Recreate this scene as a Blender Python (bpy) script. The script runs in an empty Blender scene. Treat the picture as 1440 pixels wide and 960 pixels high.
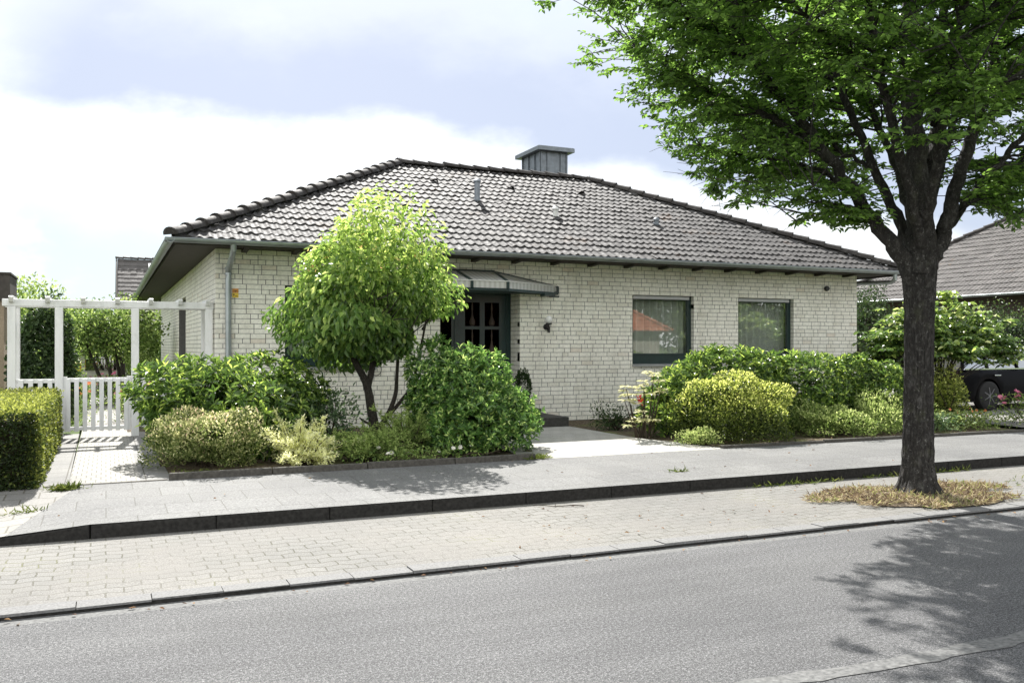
import bpy, bmesh, math, random
import numpy as np
from mathutils import Vector, Matrix

PI = math.pi
R_ = math.radians
rng = np.random.default_rng(7)
random.seed(7)
scn = bpy.context.scene
COL = scn.collection

# ------------------------------------------------------------------ camera facts
YAW = math.atan(571 / 1267.0)
SY, CY = math.sin(YAW), math.cos(YAW)
CAMZ = 1.65
SUN_EL = R_(46)
SUN_AZ = R_(7.5)                             # measured from the street's normal


def along(px, py, d):
    """A point a given depth in front of the viewpoint (used to lay out tree limbs)."""
    t, u = (px - 720) / 1267.0, (487 - py) / 1267.0
    return np.array(((SY + CY * t) * d, (CY - SY * t) * d, CAMZ + u * d))


# ------------------------------------------------------------------ object helpers
def link(o):
    COL.objects.link(o)
    return o


def tag(o, label=None, cat=None, group=None, kind=None):
    if label: o['label'] = label
    if cat: o['category'] = cat
    if group: o['group'] = group
    if kind: o['kind'] = kind
    return o


def thing(name, label, cat, loc, group=None, rz=0.0):
    o = bpy.data.objects.new(name, None)
    o.empty_display_size = 0.2
    o.location = loc
    o.rotation_euler = (0, 0, rz)
    link(o)
    return tag(o, label, cat, group)


def attach(o, parent):
    if parent is not None:
        o.parent = parent
        m = Matrix.Identity(4)
        p = parent
        while p is not None:
            m = (Matrix.Translation(p.location) @ p.rotation_euler.to_matrix().to_4x4()) @ m \
                if p.type == 'EMPTY' else m
            p = p.parent
        o.matrix_parent_inverse = m.inverted() if parent.type == 'EMPTY' else Matrix.Identity(4)
    return o


def np_mesh(name, verts, faces_flat, loop_tot, mat, parent=None, tint=None, smooth=False):
    me = bpy.data.meshes.new(name)
    verts = np.ascontiguousarray(verts, dtype=np.float32)
    faces_flat = np.ascontiguousarray(faces_flat, dtype=np.int32)
    loop_tot = np.ascontiguousarray(loop_tot, dtype=np.int32)
    me.vertices.add(len(verts))
    me.vertices.foreach_set('co', verts.ravel())
    me.loops.add(len(faces_flat))
    me.loops.foreach_set('vertex_index', faces_flat)
    me.polygons.add(len(loop_tot))
    st = np.zeros(len(loop_tot), dtype=np.int32)
    st[1:] = np.cumsum(loop_tot)[:-1]
    me.polygons.foreach_set('loop_start', st)
    me.polygons.foreach_set('loop_total', loop_tot)
    me.polygons.foreach_set('use_smooth', np.full(len(loop_tot), bool(smooth)))
    if tint is not None:
        a = me.attributes.new('tint', 'FLOAT', 'POINT')
        a.data.foreach_set('value', np.ascontiguousarray(tint, dtype=np.float32))
    me.update(calc_edges=True)
    me.validate()
    me.materials.append(mat)
    o = bpy.data.objects.new(name, me)
    link(o)
    attach(o, parent)
    return o


class MB:
    """Collects shapes; build() links them as one mesh object."""

    def __init__(self):
        self.v, self.f, self.t = [], [], []

    def add(self, vs, fs, tint=0.5):
        b = len(self.v)
        self.v += [tuple(map(float, p)) for p in vs]
        self.f += [tuple(b + i for i in f) for f in fs]
        self.t += [tint] * len(vs)

    def box(self, x0, x1, y0, y1, z0, z1, tint=0.5):
        vs = [(x0, y0, z0), (x1, y0, z0), (x1, y1, z0), (x0, y1, z0), (x0, y0, z1), (x1, y0, z1), (x1, y1, z1), (x0, y1, z1)]
        self.add(vs, [(0, 3, 2, 1), (4, 5, 6, 7), (0, 1, 5, 4), (1, 2, 6, 5), (2, 3, 7, 6), (3, 0, 4, 7)], tint)

    def obox(self, c, ax, ay, az, sx, sy, sz, tint=0.5):
        c, ax, ay, az = map(np.asarray, (c, ax, ay, az))
        vs = []
        for k in (-1, 1):
            for i, j in ((-1, -1), (1, -1), (1, 1), (-1, 1)):
                vs.append(c + ax * i * sx / 2 + ay * j * sy / 2 + az * k * sz / 2)
        self.add(vs, [(0, 3, 2, 1), (4, 5, 6, 7), (0, 1, 5, 4), (1, 2, 6, 5), (2, 3, 7, 6), (3, 0, 4, 7)], tint)

    def beam(self, a, b, w, h, up=(0, 0, 1), tint=0.5):
        a, b = np.array(a, float), np.array(b, float)
        d = b - a
        L = np.linalg.norm(d); d = d / L
        s = np.cross(d, up); s = s / max(1e-9, np.linalg.norm(s))
        u = np.cross(s, d)
        self.obox((a + b) / 2, d, s, u, L, w, h, tint)

    def prism(self, poly, axis, a, b, tint=0.5):
        """poly: 2-D outline, extruded along axis ('x','y','z') from a to b."""
        n = len(poly)

        def p3(p, k):
            return {'x': (k, p[0], p[1]), 'y': (p[0], k, p[1]), 'z': (p[0], p[1], k)}[axis]
        vs = [p3(p, a) for p in poly] + [p3(p, b) for p in poly]
        fs = [tuple(range(n - 1, -1, -1)), tuple(range(n, 2 * n))]
        fs += [(i, (i + 1) % n, n + (i + 1) % n, n + i) for i in range(n)]
        self.add(vs, fs, tint)

    def tube(self, pts, rad, n=8, cap=True, tint=0.5):
        pts = np.asarray(pts, float)
        if np.isscalar(rad): rad = [rad] * len(pts)
        vs, fs = [], []
        ref = np.array((0.31, 0.17, 0.93))
        for i, p in enumerate(pts):
            d = pts[min(i + 1, len(pts) - 1)] - pts[max(i - 1, 0)]
            d = d / max(1e-9, np.linalg.norm(d))
            a = np.cross(d, ref)
            if np.linalg.norm(a) < .05: a = np.cross(d, (1, 0, 0))
            a /= np.linalg.norm(a); b = np.cross(d, a)
            for k in range(n):
                w = 2 * PI * k / n
                vs.append(p + rad[i] * (math.cos(w) * a + math.sin(w) * b))
        for i in range(len(pts) - 1):
            for k in range(n):
                fs.append((i * n + k, i * n + (k + 1) % n, (i + 1) * n + (k + 1) % n, (i + 1) * n + k))
        if cap:
            fs.append(tuple(range(n - 1, -1, -1)))
            m = (len(pts) - 1) * n
            fs.append(tuple(range(m, m + n)))
        self.add(vs, fs, tint)

    def lathe(self, c, prof, n=16, axis='z', tint=0.5):
        vs, fs = [], []
        for r, h in prof:
            for k in range(n):
                w = 2 * PI * k / n
                q = {'z': (r * math.cos(w), r * math.sin(w), h), 'y': (r * math.cos(w), h, r * math.sin(w)),
                     'x': (h, r * math.cos(w), r * math.sin(w))}[axis]
                vs.append((c[0] + q[0], c[1] + q[1], c[2] + q[2]))
        for i in range(len(prof) - 1):
            for k in range(n):
                fs.append((i * n + k, i * n + (k + 1) % n, (i + 1) * n + (k + 1) % n, (i + 1) * n + k))
        fs.append(tuple(range(n - 1, -1, -1)))
        m = (len(prof) - 1) * n
        fs.append(tuple(range(m, m + n)))
        self.add(vs, fs, tint)

    def build(self, name, mat, parent=None, smooth=False, bevel=0.0):
        if bevel or smooth:
            bm = bmesh.new()
            vs = [bm.verts.new(p) for p in self.v]
            lay = None
            for f in self.f:
                try: bm.faces.new([vs[i] for i in f])
                except ValueError: pass
            bmesh.ops.recalc_face_normals(bm, faces=bm.faces)
            me = bpy.data.meshes.new(name)
            bm.to_mesh(me); bm.free()
            a = me.attributes.new('tint', 'FLOAT', 'POINT')
            a.data.foreach_set('value', np.array(self.t, dtype=np.float32))
            me.materials.append(mat)
            o = bpy.data.objects.new(name, me)
            link(o); attach(o, parent)
            if bevel:
                m = o.modifiers.new('bevel', 'BEVEL')
                m.width = bevel; m.segments = 2; m.limit_method = 'ANGLE'; m.angle_limit = R_(35)
            if smooth:
                for p in me.polygons: p.use_smooth = True
                me.set_sharp_from_angle(angle=R_(40))
            return o
        lt = np.array([len(f) for f in self.f])
        ff = np.concatenate([np.array(f) for f in self.f]) if self.f else np.zeros(0)
        return np_mesh(name, np.array(self.v), ff, lt, mat, parent, np.array(self.t))


# ------------------------------------------------------------------ materials
def lin(c):
    return tuple(((x / 255.0) / 12.92 if x / 255.0 <= .04045 else ((x / 255.0 + .055) / 1.055) ** 2.4) for x in c) + (1.0,)


class NT:
    def __init__(self, name):
        self.m = bpy.data.materials.new(name)
        self.m.use_nodes = True
        self.t = self.m.node_tree
        self.t.nodes.clear()
        self.out = self.n('ShaderNodeOutputMaterial')

    def n(self, ty, **kw):
        d = self.t.nodes.new(ty)
        for k, v in kw.items():
            if k in d.inputs.keys() if hasattr(d.inputs, 'keys') else False: d.inputs[k].default_value = v
            else: setattr(d, k, v)
        return d

    def l(self, a, b):
        self.t.links.new(a, b)

    def pos(self):
        if not hasattr(self, '_p'):
            self._p = self.n('ShaderNodeNewGeometry').outputs['Position']
        return self._p

    def noise(self, scale, detail=4, rough=.6, vec=None, stretch=None):
        v = vec or self.pos()
        if stretch:
            mp = self.n('ShaderNodeMapping'); mp.inputs['Scale'].default_value = stretch
            self.l(v, mp.inputs['Vector']); v = mp.outputs[0]
        d = self.n('ShaderNodeTexNoise')
        d.inputs['Scale'].default_value = scale
        d.inputs['Detail'].default_value = detail
        d.inputs['Roughness'].default_value = rough
        self.l(v, d.inputs['Vector'])
        return d.outputs['Fac']

    def ramp(self, fac, stops, interp='LINEAR'):
        d = self.n('ShaderNodeValToRGB')
        cr = d.color_ramp; cr.interpolation = interp
        while len(cr.elements) < len(stops): cr.elements.new(.5)
        for e, (p, c) in zip(cr.elements, stops):
            e.position = p
            e.color = c if len(c) == 4 else (*c, 1)
        self.l(fac, d.inputs['Fac'])
        return d.outputs['Color']

    def mix(self, fac, a, b, mode='MIX'):
        d = self.n('ShaderNodeMix', data_type='RGBA', blend_type=mode)
        for s, x in ((0, fac), (6, a), (7, b)):
            if hasattr(x, 'is_output'): self.l(x, d.inputs[s])
            else: d.inputs[s].default_value = x if s == 0 or len(x) == 4 else (*x, 1)
        return d.outputs[2]

    def math(self, op, a, b=None, clamp=False):
        d = self.n('ShaderNodeMath', operation=op); d.use_clamp = clamp
        for i, x in enumerate((a, b)):
            if x is None: continue
            if hasattr(x, 'is_output'): self.l(x, d.inputs[i])
            else: d.inputs[i].default_value = x
        return d.outputs[0]

    def attr(self, name='tint'):
        return self.n('ShaderNodeAttribute', attribute_name=name).outputs['Fac']

    def bump(self, h, strength=.4, dist=.01, prev=None):
        d = self.n('ShaderNodeBump')
        d.inputs['Strength'].default_value = strength
        d.inputs['Distance'].default_value = dist
        self.l(h, d.inputs['Height'])
        if prev is not None: self.l(prev, d.inputs['Normal'])
        return d.outputs['Normal']

    def pbr(self, color, rough=.6, metal=0, spec=.5, normal=None, coat=0, trans=0):
        d = self.n('ShaderNodeBsdfPrincipled')
        for k, x in (('Base Color', color), ('Roughness', rough)):
            if hasattr(x, 'is_output'): self.l(x, d.inputs[k])
            else: d.inputs[k].default_value = x
        d.inputs['Metallic'].default_value = metal
        d.inputs['Specular IOR Level'].default_value = spec
        d.inputs['Coat Weight'].default_value = coat
        d.inputs['Transmission Weight'].default_value = trans
        if normal is not None: self.l(normal, d.inputs['Normal'])
        self.bsdf = d
        return d.outputs[0]

    def done(self, sh):
        self.l(sh, self.out.inputs['Surface'])
        return self.m


def plain(name, c, rough=.5, metal=0, spec=.5, var=.12, scale=9, bump=0.0, coat=0):
    t = NT(name)
    n = t.noise(scale, 5)
    a = tuple(x * (1 - var) for x in c[:3]); b = tuple(min(1, x * (1 + var)) for x in c[:3])
    col = t.ramp(n, [(.3, a), (.7, b)])
    nr = t.bump(t.noise(scale * 6, 4), bump, .004) if bump else None
    return t.done(t.pbr(col, rough, metal, spec, nr, coat))


def leaf_mat(name, stops, trans=.42, rough=.42, spec=.4, sat=.95):
    """Leaf colours by a random per-leaf value (young and old leaves)."""
    t = NT(name)
    col = t.ramp(t.attr(), stops)
    col = t.mix(.35, col, t.ramp(t.noise(14, 2), [(.3, (.55, .55, .5)), (.7, (1.3, 1.3, 1.2))]), 'MULTIPLY')
    h0 = t.n('ShaderNodeHueSaturation'); h0.inputs['Saturation'].default_value = sat; t.l(col, h0.inputs['Color']); col = h0.outputs[0]
    p = t.pbr(col, rough, 0, spec)
    tr = t.n('ShaderNodeBsdfTranslucent')
    hs = t.n('ShaderNodeHueSaturation'); hs.inputs['Saturation'].default_value = 1.05; hs.inputs['Value'].default_value = 1.5
    hs.inputs['Hue'].default_value = .493
    t.l(col, hs.inputs['Color']); t.l(hs.outputs[0], tr.inputs['Color'])
    mx = t.n('ShaderNodeMixShader'); mx.inputs[0].default_value = trans
    t.l(p, mx.inputs[1]); t.l(tr.outputs[0], mx.inputs[2])
    return t.done(mx.outputs[0])


def m_asphalt():
    t = NT('asphalt')
    g = t.noise(120, 3, .8)
    g2 = t.noise(45, 4, .75)
    big = t.noise(.7, 4)
    streak = t.noise(2.2, 4, .6, stretch=(.25, 2.2, 1))
    grain = t.math('ADD', t.math('MULTIPLY', g, .65), t.math('MULTIPLY', g2, .35))
    c = t.ramp(grain, [(.37, (.012, .012, .013)), (.5, (.084, .084, .086)), (.62, (.31, .31, .31))])
    c = t.mix(1.0, c, t.ramp(big, [(.3, (.86, .86, .86)), (.7, (1.14, 1.14, 1.13))]), 'MULTIPLY')
    c = t.mix(1.0, c, t.ramp(streak, [(.35, (.88, .88, .88)), (.65, (1.05, 1.05, 1.05))]), 'MULTIPLY')
    spots = t.n('ShaderNodeTexVoronoi'); spots.inputs['Scale'].default_value = .55; t.l(t.pos(), spots.inputs['Vector'])
    sz = t.math('ADD', spots.outputs['Distance'], t.math('MULTIPLY', t.math('SUBTRACT', t.noise(6, 4), .5), .25))
    c = t.mix(t.ramp(sz, [(.05, (.45, .45, .45)), (.14, (0, 0, 0))]), c, (.05, .05, .052, 1))
    pw = t.noise(.33, 3, .5, stretch=(.5, 1.3, 1))
    c = t.mix(1.0, c, t.ramp(pw, [(.42, (.90, .90, .91)), (.5, (1.0, 1.0, 1.0)), (.6, (1.07, 1.07, 1.06))]), 'MULTIPLY')
    return t.done(t.pbr(c, .78, 0, .35, t.bump(grain, .9, .012)))


def m_bay():
    t = NT('bay_pavers')
    v = t.pos()
    # zig-zag interlocking pavers: shift the coordinates by small waves
    w = t.n('ShaderNodeTexWave', wave_type='BANDS', bands_direction='X', wave_profile='TRI')
    w.inputs['Scale'].default_value = 1.4
    t.l(v, w.inputs['Vector'])
    sep = t.n('ShaderNodeSeparateXYZ'); t.l(v, sep.inputs[0])
    nz = t.math('MULTIPLY', t.math('SUBTRACT', t.noise(9, 2), .5), .03)
    yy = t.math('ADD', t.math('ADD', sep.outputs[1], t.math('MULTIPLY', w.outputs['Fac'], .03)), nz)
    cmb = t.n('ShaderNodeCombineXYZ'); t.l(t.math('ADD', sep.outputs[0], nz), cmb.inputs[0]); t.l(yy, cmb.inputs[1])
    b = t.n('ShaderNodeTexBrick')
    b.inputs['Scale'].default_value = 1
    b.inputs['Brick Width'].default_value = .225
    b.inputs['Row Height'].default_value = .125
    b.inputs['Mortar Size'].default_value = .006
    b.inputs['Mortar Smooth'].default_value = .3
    b.inputs['Color1'].default_value = (.178, .175, .163, 1)
    b.inputs['Color2'].default_value = (.206, .202, .19, 1)
    b.inputs['Mortar'].default_value = (.095, .092, .068, 1)
    t.l(cmb.outputs[0], b.inputs['Vector'])
    sand = t.ramp(t.noise(1.1, 5, .65), [(.40, (0, 0, 0)), (.60, (1, 1, 1))])
    c = t.mix(t.math('MULTIPLY', sand, .8), b.outputs['Color'], (.188, .181, .168, 1))
    moss = t.ramp(t.noise(.9, 4, .6), [(.55, (0, 0, 0)), (.75, (1, 1, 1))])
    c = t.mix(t.math('MULTIPLY', t.math('MULTIPLY', moss, b.outputs['Fac']), .8), c, (.16, .17, .07, 1))
    c = t.mix(1.0, c, t.ramp(t.noise(110, 4, .75), [(.34, (.55, .55, .54)), (.66, (1.35, 1.35, 1.35))]), 'MULTIPLY')
    c = t.mix(1.0, c, t.ramp(t.noise(.45, 4), [(.3, (.85, .85, .86)), (.7, (1.12, 1.1, 1.08))]), 'MULTIPLY')
    h = t.math('SUBTRACT', t.math('MULTIPLY', t.noise(90, 3), .4), t.math('MULTIPLY', b.outputs['Fac'], t.math('SUBTRACT', 1.0, t.math('MULTIPLY', sand, .85))))
    return t.done(t.pbr(c, .85, 0, .3, t.bump(h, .7, .01)))


def m_slabs(name, w, h, c1, c2, mort, grain=.35, mortsize=.007, off=.5, swap=False, patch=.0):
    t = NT(name)
    v = t.pos()
    if swap:
        mp = t.n('ShaderNodeMapping'); mp.inputs['Rotation'].default_value = (0, 0, PI / 2)
        t.l(v, mp.inputs['Vector']); v = mp.outputs[0]
    b = t.n('ShaderNodeTexBrick'); b.offset = off
    b.inputs['Scale'].default_value = 1
    b.inputs['Brick Width'].default_value = w
    b.inputs['Row Height'].default_value = h
    b.inputs['Mortar Size'].default_value = mortsize
    b.inputs['Mortar Smooth'].default_value = .3
    b.inputs['Color1'].default_value = (*c1, 1); b.inputs['Color2'].default_value = (*c2, 1); b.inputs['Mortar'].default_value = (*mort, 1)
    t.l(v, b.inputs['Vector'])
    g = t.math('ADD', t.math('MULTIPLY', t.noise(130, 4, .75), .55), t.math('MULTIPLY', t.noise(48, 3, .7), .45))
    c = t.mix(1.0, b.outputs['Color'], t.ramp(g, [(.34, (1 - grain,) * 3), (.66, (1 + grain,) * 3)]), 'MULTIPLY')
    c = t.mix(1.0, c, t.ramp(t.noise(.8, 5, .6), [(.3, (.84, .84, .85)), (.7, (1.15, 1.15, 1.13))]), 'MULTIPLY')
    hh = t.math('SUBTRACT', t.math('MULTIPLY', g, .5), b.outputs['Fac'])
    return t.done(t.pbr(c, .8, 0, .35, t.bump(hh, .6, .008)))


def m_soil():
    t = NT('soil')
    n = t.noise(22, 6, .7)
    c = t.ramp(n, [(.3, (.03, .022, .015)), (.5, (.11, .085, .06)), (.7, (.26, .22, .17))])
    c = t.mix(t.ramp(t.noise(2.2, 4), [(.5, (0, 0, 0)), (.68, (1, 1, 1))]), c, (.14, .15, .06, 1))
    return t.done(t.pbr(c, .95, 0, .1, t.bump(n, 1, .03)))


def m_grass():
    t = NT('lawn')
    n = t.noise(30, 6, .7)
    c = t.ramp(n, [(.3, (.03, .05, .012)), (.7, (.13, .19, .05))])
    return t.done(t.pbr(c, .9, 0, .2, t.bump(n, .8, .03)))


def m_brick():
    t = NT('white_brick')
    a = t.attr()
    c = t.ramp(a, [(0, (.74, .715, .64)), (.3, (.83, .81, .74)), (.7, (.86, .84, .775)), (.95, (.80, .78, .71)), (1, (.74, .68, .60))])
    st = t.noise(26, 5, .65)
    c = t.mix(1.0, c, t.ramp(st, [(.3, (.82, .82, .82)), (.65, (1.06, 1.06, 1.05))]), 'MULTIPLY')
    grime = t.noise(.8, 4, .6)
    c = t.mix(1.0, c, t.ramp(grime, [(.35, (.93, .93, .92)), (.62, (1.03, 1.03, 1.03))]), 'MULTIPLY')
    stk = t.noise(2.2, 5, .65, stretch=(2.4, 2.4, .22))
    c = t.mix(1.0, c, t.ramp(stk, [(.36, (.91, .905, .885)), (.55, (1.02, 1.02, 1.01))]), 'MULTIPLY')
    return t.done(t.pbr(c, .72, 0, .35, t.bump(t.noise(120, 4), .35, .004)))


def m_tile(name, c0, c1, c2):
    t = NT(name)
    c = t.ramp(t.attr(), [(0, c0), (.5, c1), (1, c2)])
    n = t.noise(7, 6, .7)
    c = t.mix(t.ramp(n, [(.53, (0, 0, 0)), (.70, (1, 1, 1))]), c, (.105, .10, .094, 1))
    c = t.mix(t.ramp(t.noise(.8, 5, .7), [(.62, (0, 0, 0)), (.75, (.55, .55, .55))]), c, (.17, .10, .055, 1))
    c = t.mix(1.0, c, t.ramp(t.noise(60, 4, .7), [(.34, (.6, .6, .6)), (.66, (1.3, 1.3, 1.3))]), 'MULTIPLY')
    r = t.ramp(t.noise(11, 4), [(.3, (.62,) * 3), (.7, (.80,) * 3)])
    return t.done(t.pbr(c, r, 0, .2, t.bump(t.noise(90, 4), .4, .006)))


def m_bark(name, c0, c1, c2, scale=1.0):
    t = NT(name)
    n1 = t.noise(11 * scale, 7, .75, stretch=(1.8, 1.8, .8))
    n2 = t.noise(38 * scale, 5, .75, stretch=(1.5, 1.5, .7))
    pt = t.noise(4.5 * scale, 4, .6)
    c = t.ramp(n1, [(.28, c0), (.52, c1), (.72, c2)])
    c = t.mix(t.ramp(pt, [(.58, (0, 0, 0)), (.72, (.3, .3, .3))]), c, (.085, .09, .05, 1))
    sp = t.noise(30 * scale, 6, .8)
    c = t.mix(t.ramp(sp, [(.58, (0, 0, 0)), (.66, (.8, .8, .8))]), c, (.24, .235, .22, 1))
    c = t.mix(1.0, c, t.ramp(n2, [(.35, (.55, .55, .55)), (.65, (1.3, 1.3, 1.3))]), 'MULTIPLY')
    return t.done(t.pbr(c, .8, 0, .3, t.bump(n2, .8, .012, t.bump(n1, .9, .03))))


def m_pane(name='window_glass', refl=.075, tint=(.88, .90, .88), edge=.35):
    t = NT(name)
    g = t.n('ShaderNodeBsdfGlossy'); g.inputs['Roughness'].default_value = .0; g.inputs['Color'].default_value = (1, 1, 1, 1)
    tr = t.n('ShaderNodeBsdfTransparent'); tr.inputs['Color'].default_value = (*tint, 1)
    lw = t.n('ShaderNodeLayerWeight'); lw.inputs['Blend'].default_value = .35
    f = t.math('ADD', t.math('MULTIPLY', lw.outputs['Fresnel'], edge), refl, True)
    mx = t.n('ShaderNodeMixShader'); t.l(f, mx.inputs[0]); t.l(tr.outputs[0], mx.inputs[1]); t.l(g.outputs[0], mx.inputs[2])
    return t.done(mx.outputs[0])


M = {}
M['asphalt'] = m_asphalt()
M['bay'] = m_bay()
M['walk'] = m_slabs('walk_slabs', .5, .5, (.128, .127, .124), (.146, .145, .142), (.09, .088, .078), .75, .005, .5)
M['light_pavers'] = m_slabs('light_pavers', .2, .2, (.34, .33, .30), (.40, .385, .36), (.20, .19, .165), .25, .005, .5)
M['path_pavers'] = m_slabs('path_pavers', .1, .2, (.25, .24, .22), (.30, .29, .265), (.13, .125, .10), .3, .005, .5)
M['path_side'] = m_slabs('path_side', .4, .4, (.18, .177, .17), (.21, .205, .197), (.09, .085, .07), .35, .007, 0)
M['drive'] = m_slabs('drive_pavers', .3, .3, (.20, .193, .178), (.235, .226, .21), (.12, .112, .09), .35, .008, .5)
M['kerb'] = plain('kerb_stone', (.24, .235, .225), .85, 0, .3, .3, 45, .6)
M['kerbd'] = plain('kerb_dark', (.17, .165, .155), .9, 0, .25, .35, 30, .8)
M['shade_dirt'] = plain('kerb_shade_dirt', (.030, .029, .027), .95, 0, .1, .4, 30, .6)  # grimy stone, darkened further to paint in the shade of backlit faces
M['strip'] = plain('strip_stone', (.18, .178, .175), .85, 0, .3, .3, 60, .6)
M['edging'] = plain('edging_stone', (.085, .08, .07), .9, 0, .2, .35, 30, .6)
M['soil'] = m_soil()
M['grass'] = m_grass()
M['brick'] = m_brick()
M['mortar'] = plain('mortar', (.165, .163, .155), .95, 0, .1, .2, 40, .5)
M['tile'] = m_tile('roof_tile', (.040, .0385, .038), (.060, .057, .056), (.092, .088, .085))
M['tile_cap'] = m_tile('cap_tile', (.028, .025, .024), (.040, .036, .034), (.055, .05, .046))
M['tile_far'] = m_tile('far_tile', (.075, .069, .065), (.10, .092, .087), (.13, .12, .113))
M['tile_red'] = m_tile('red_tile', (.30, .085, .045), (.36, .11, .06), (.42, .14, .08))
M['zinc'] = plain('zinc', (.34, .37, .38), .45, .75, .5, .15, 6)
M['zincd'] = plain('zinc_dark', (.17, .19, .21), .5, .55, .5, .2, 8)
M['lead'] = plain('lead_pipe', (.20, .22, .25), .5, .4, .5, .15, 8)
M['soffit'] = plain('soffit_wood', (.055, .048, .042), .7, 0, .3, .25, 12)
M['green'] = plain('dark_green_paint', (.010, .030, .030), .35, 0, .5, .15, 6)
M['black'] = plain('black_metal', (.012, .012, .013), .4, 0, .5, .2, 10)
def m_white():
    t = NT('white_paint')
    c = t.ramp(t.noise(6, 6, .7, stretch=(1.6, 1.6, .35)), [(.3, (.62, .63, .61)), (.5, (.73, .735, .73)), (.7, (.78, .78, .775))])
    c = t.mix(t.ramp(t.noise(2.6, 5, .7), [(.56, (0, 0, 0)), (.74, (.55, .55, .55))]), c, (.50, .52, .45, 1))
    return t.done(t.pbr(c, .5, 0, .4, t.bump(t.noise(60, 4, .6, stretch=(1, 1, .2)), .25, .004)))
M['white'] = m_white()
M['whitepl'] = plain('white_plastic', (.6, .6, .58), .4, 0, .5, .04, 5)
M['grey'] = plain('grey_alu', (.35, .36, .36), .45, .3, .5, .1, 9)
M['pane'] = m_pane()
M['pane_door'] = m_pane('door_glass', .0, (.25, .22, .18), .015)
def m_milky():
    t = NT('canopy_sheet')
    st = t.n('ShaderNodeTexWave', wave_type='BANDS', bands_direction='X'); st.inputs['Scale'].default_value = 3.2
    t.l(t.pos(), st.inputs['Vector'])
    c = t.ramp(st.outputs['Fac'], [(.2, (.70, .70, .67)), (.8, (.85, .85, .83))])
    p = t.pbr(c, .25, 0, .5)
    tr = t.n('ShaderNodeBsdfTranslucent'); t.l(c, tr.inputs['Color'])
    mx = t.n('ShaderNodeMixShader'); mx.inputs[0].default_value = .45
    t.l(p, mx.inputs[1]); t.l(tr.outputs[0], mx.inputs[2])
    return t.done(mx.outputs[0])
M['acryl'] = m_milky()
M['globe'] = plain('opal_glass', (.8, .8, .78), .15, 0, .5, .02, 5, 0, .3)
M['curtain'] = plain('curtain_cloth', (.76, .77, .74), .85, 0, .1, .06, 4)
M['roomwall'] = plain('room_plaster', (.25, .24, .22), .9, 0, .1, .1, 3)
M['step'] = plain('dark_step', (.05, .048, .045), .7, 0, .3, .3, 25, .5)
M['wood'] = plain('dark_wood', (.05, .032, .022), .55, 0, .4, .3, 9)
M['ybrick'] = m_slabs('brown_brick', .25, .0833, (.30, .23, .16), (.38, .30, .21), (.20, .18, .15), .3, .01)
M['yellow'] = plain('yellow_plate', (.72, .50, .04), .45, 0, .5, .1, 20)
M['orange'] = plain('orange_plate', (.55, .22, .03), .45, 0, .5, .1, 20)
M['bark'] = m_bark('street_bark', (.010, .009, .008), (.032, .029, .026), (.11, .105, .098))
M['bark2'] = m_bark('dark_bark', (.018, .015, .012), (.045, .038, .03), (.09, .08, .065), 2.2)
M['twig'] = plain('twig_bark', (.05, .038, .026), .85, 0, .2, .3, 20)
M['carpaint'] = plain('car_paint', (.002, .002, .003), .3, 0, .06, .1, 3, 0, .03)
M['tyre'] = plain('tyre_rubber', (.015, .015, .015), .8, 0, .3, .2, 20)
M['rim'] = plain('alloy_rim', (.16, .16, .17), .4, .8, .5, .05, 6)
M['carglass'] = m_pane('car_glass', .18, (.12, .14, .14))
M['chrome'] = plain('chrome', (.7, .7, .72), .12, 1, .5, .03, 5)
M['redlamp'] = plain('red_lamp', (.015, .001, .001), .4, 0, .2, .05, 5, 0, 0)
M['pale_board'] = plain('pale_board', (.66, .66, .66), .6, 0, .3, .08, 10)
M['plaster'] = plain('pale_plaster', (.55, .53, .50), .85, 0, .2, .08, 6, .2)
M['redbrick'] = m_slabs('red_brick', .25, .0833, (.30, .09, .05), (.36, .12, .07), (.25, .23, .2), .25, .01)

G = lambda r, g, b: (r, g, b, 1)
M['l_street'] = leaf_mat('leaf_street', [(0, G(0.053, 0.107, 0.020)), (.5, G(0.125, 0.239, 0.040)), (1, G(0.280, 0.474, 0.082))], .52, .42, .35)
M['l_rhodo'] = leaf_mat('leaf_rhodo', [(0, G(0.020, 0.044, 0.010)), (.5, G(0.083, 0.162, 0.029)), (.8, G(0.297, 0.435, 0.077)), (1, G(0.660, 0.794, 0.168))], .40, .30, .6)
M['l_laurel'] = leaf_mat('leaf_laurel', [(0, G(0.021, 0.055, 0.014)), (.5, G(0.088, 0.196, 0.038)), (.85, G(0.311, 0.499, 0.113)), (1, G(0.715, 0.850, 0.294))], .40, .30, .6)
M['l_dogwood'] = leaf_mat('leaf_dogwood', [(0, G(0.041, 0.091, 0.020)), (.45, G(0.110, 0.210, 0.041)), (.8, G(0.291, 0.420, 0.091)), (.97, G(0.570, 0.670, 0.204)), (1, G(0.654, 0.450, 0.205))], .46, .36, .5)
M['l_spirea'] = leaf_mat('leaf_spirea', [(0, G(0.052, 0.085, 0.018)), (.4, G(0.193, 0.250, 0.072)), (.7, G(0.563, 0.558, 0.264)), (.9, G(0.850, 0.812, 0.500)), (1, G(0.850, 0.641, 0.453))], .42, .55, .3)
M['l_gold'] = leaf_mat('leaf_gold', [(0, G(0.286, 0.319, 0.077)), (.4, G(0.670, 0.693, 0.277)), (1, G(0.850, 0.850, 0.605))], .45, .6, .2)
M['l_juniper'] = leaf_mat('leaf_juniper', [(0, G(0.047, 0.090, 0.023)), (.5, G(0.156, 0.250, 0.057)), (1, G(0.465, 0.568, 0.182))], .4, .6, .2)
M['l_euonymus'] = leaf_mat('leaf_euonymus', [(0, G(0.022, 0.040, 0.007)), (.45, G(0.119, 0.169, 0.027)), (.8, G(0.412, 0.476, 0.090)), (1, G(0.823, 0.850, 0.280))], .42, .4, .45)
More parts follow.
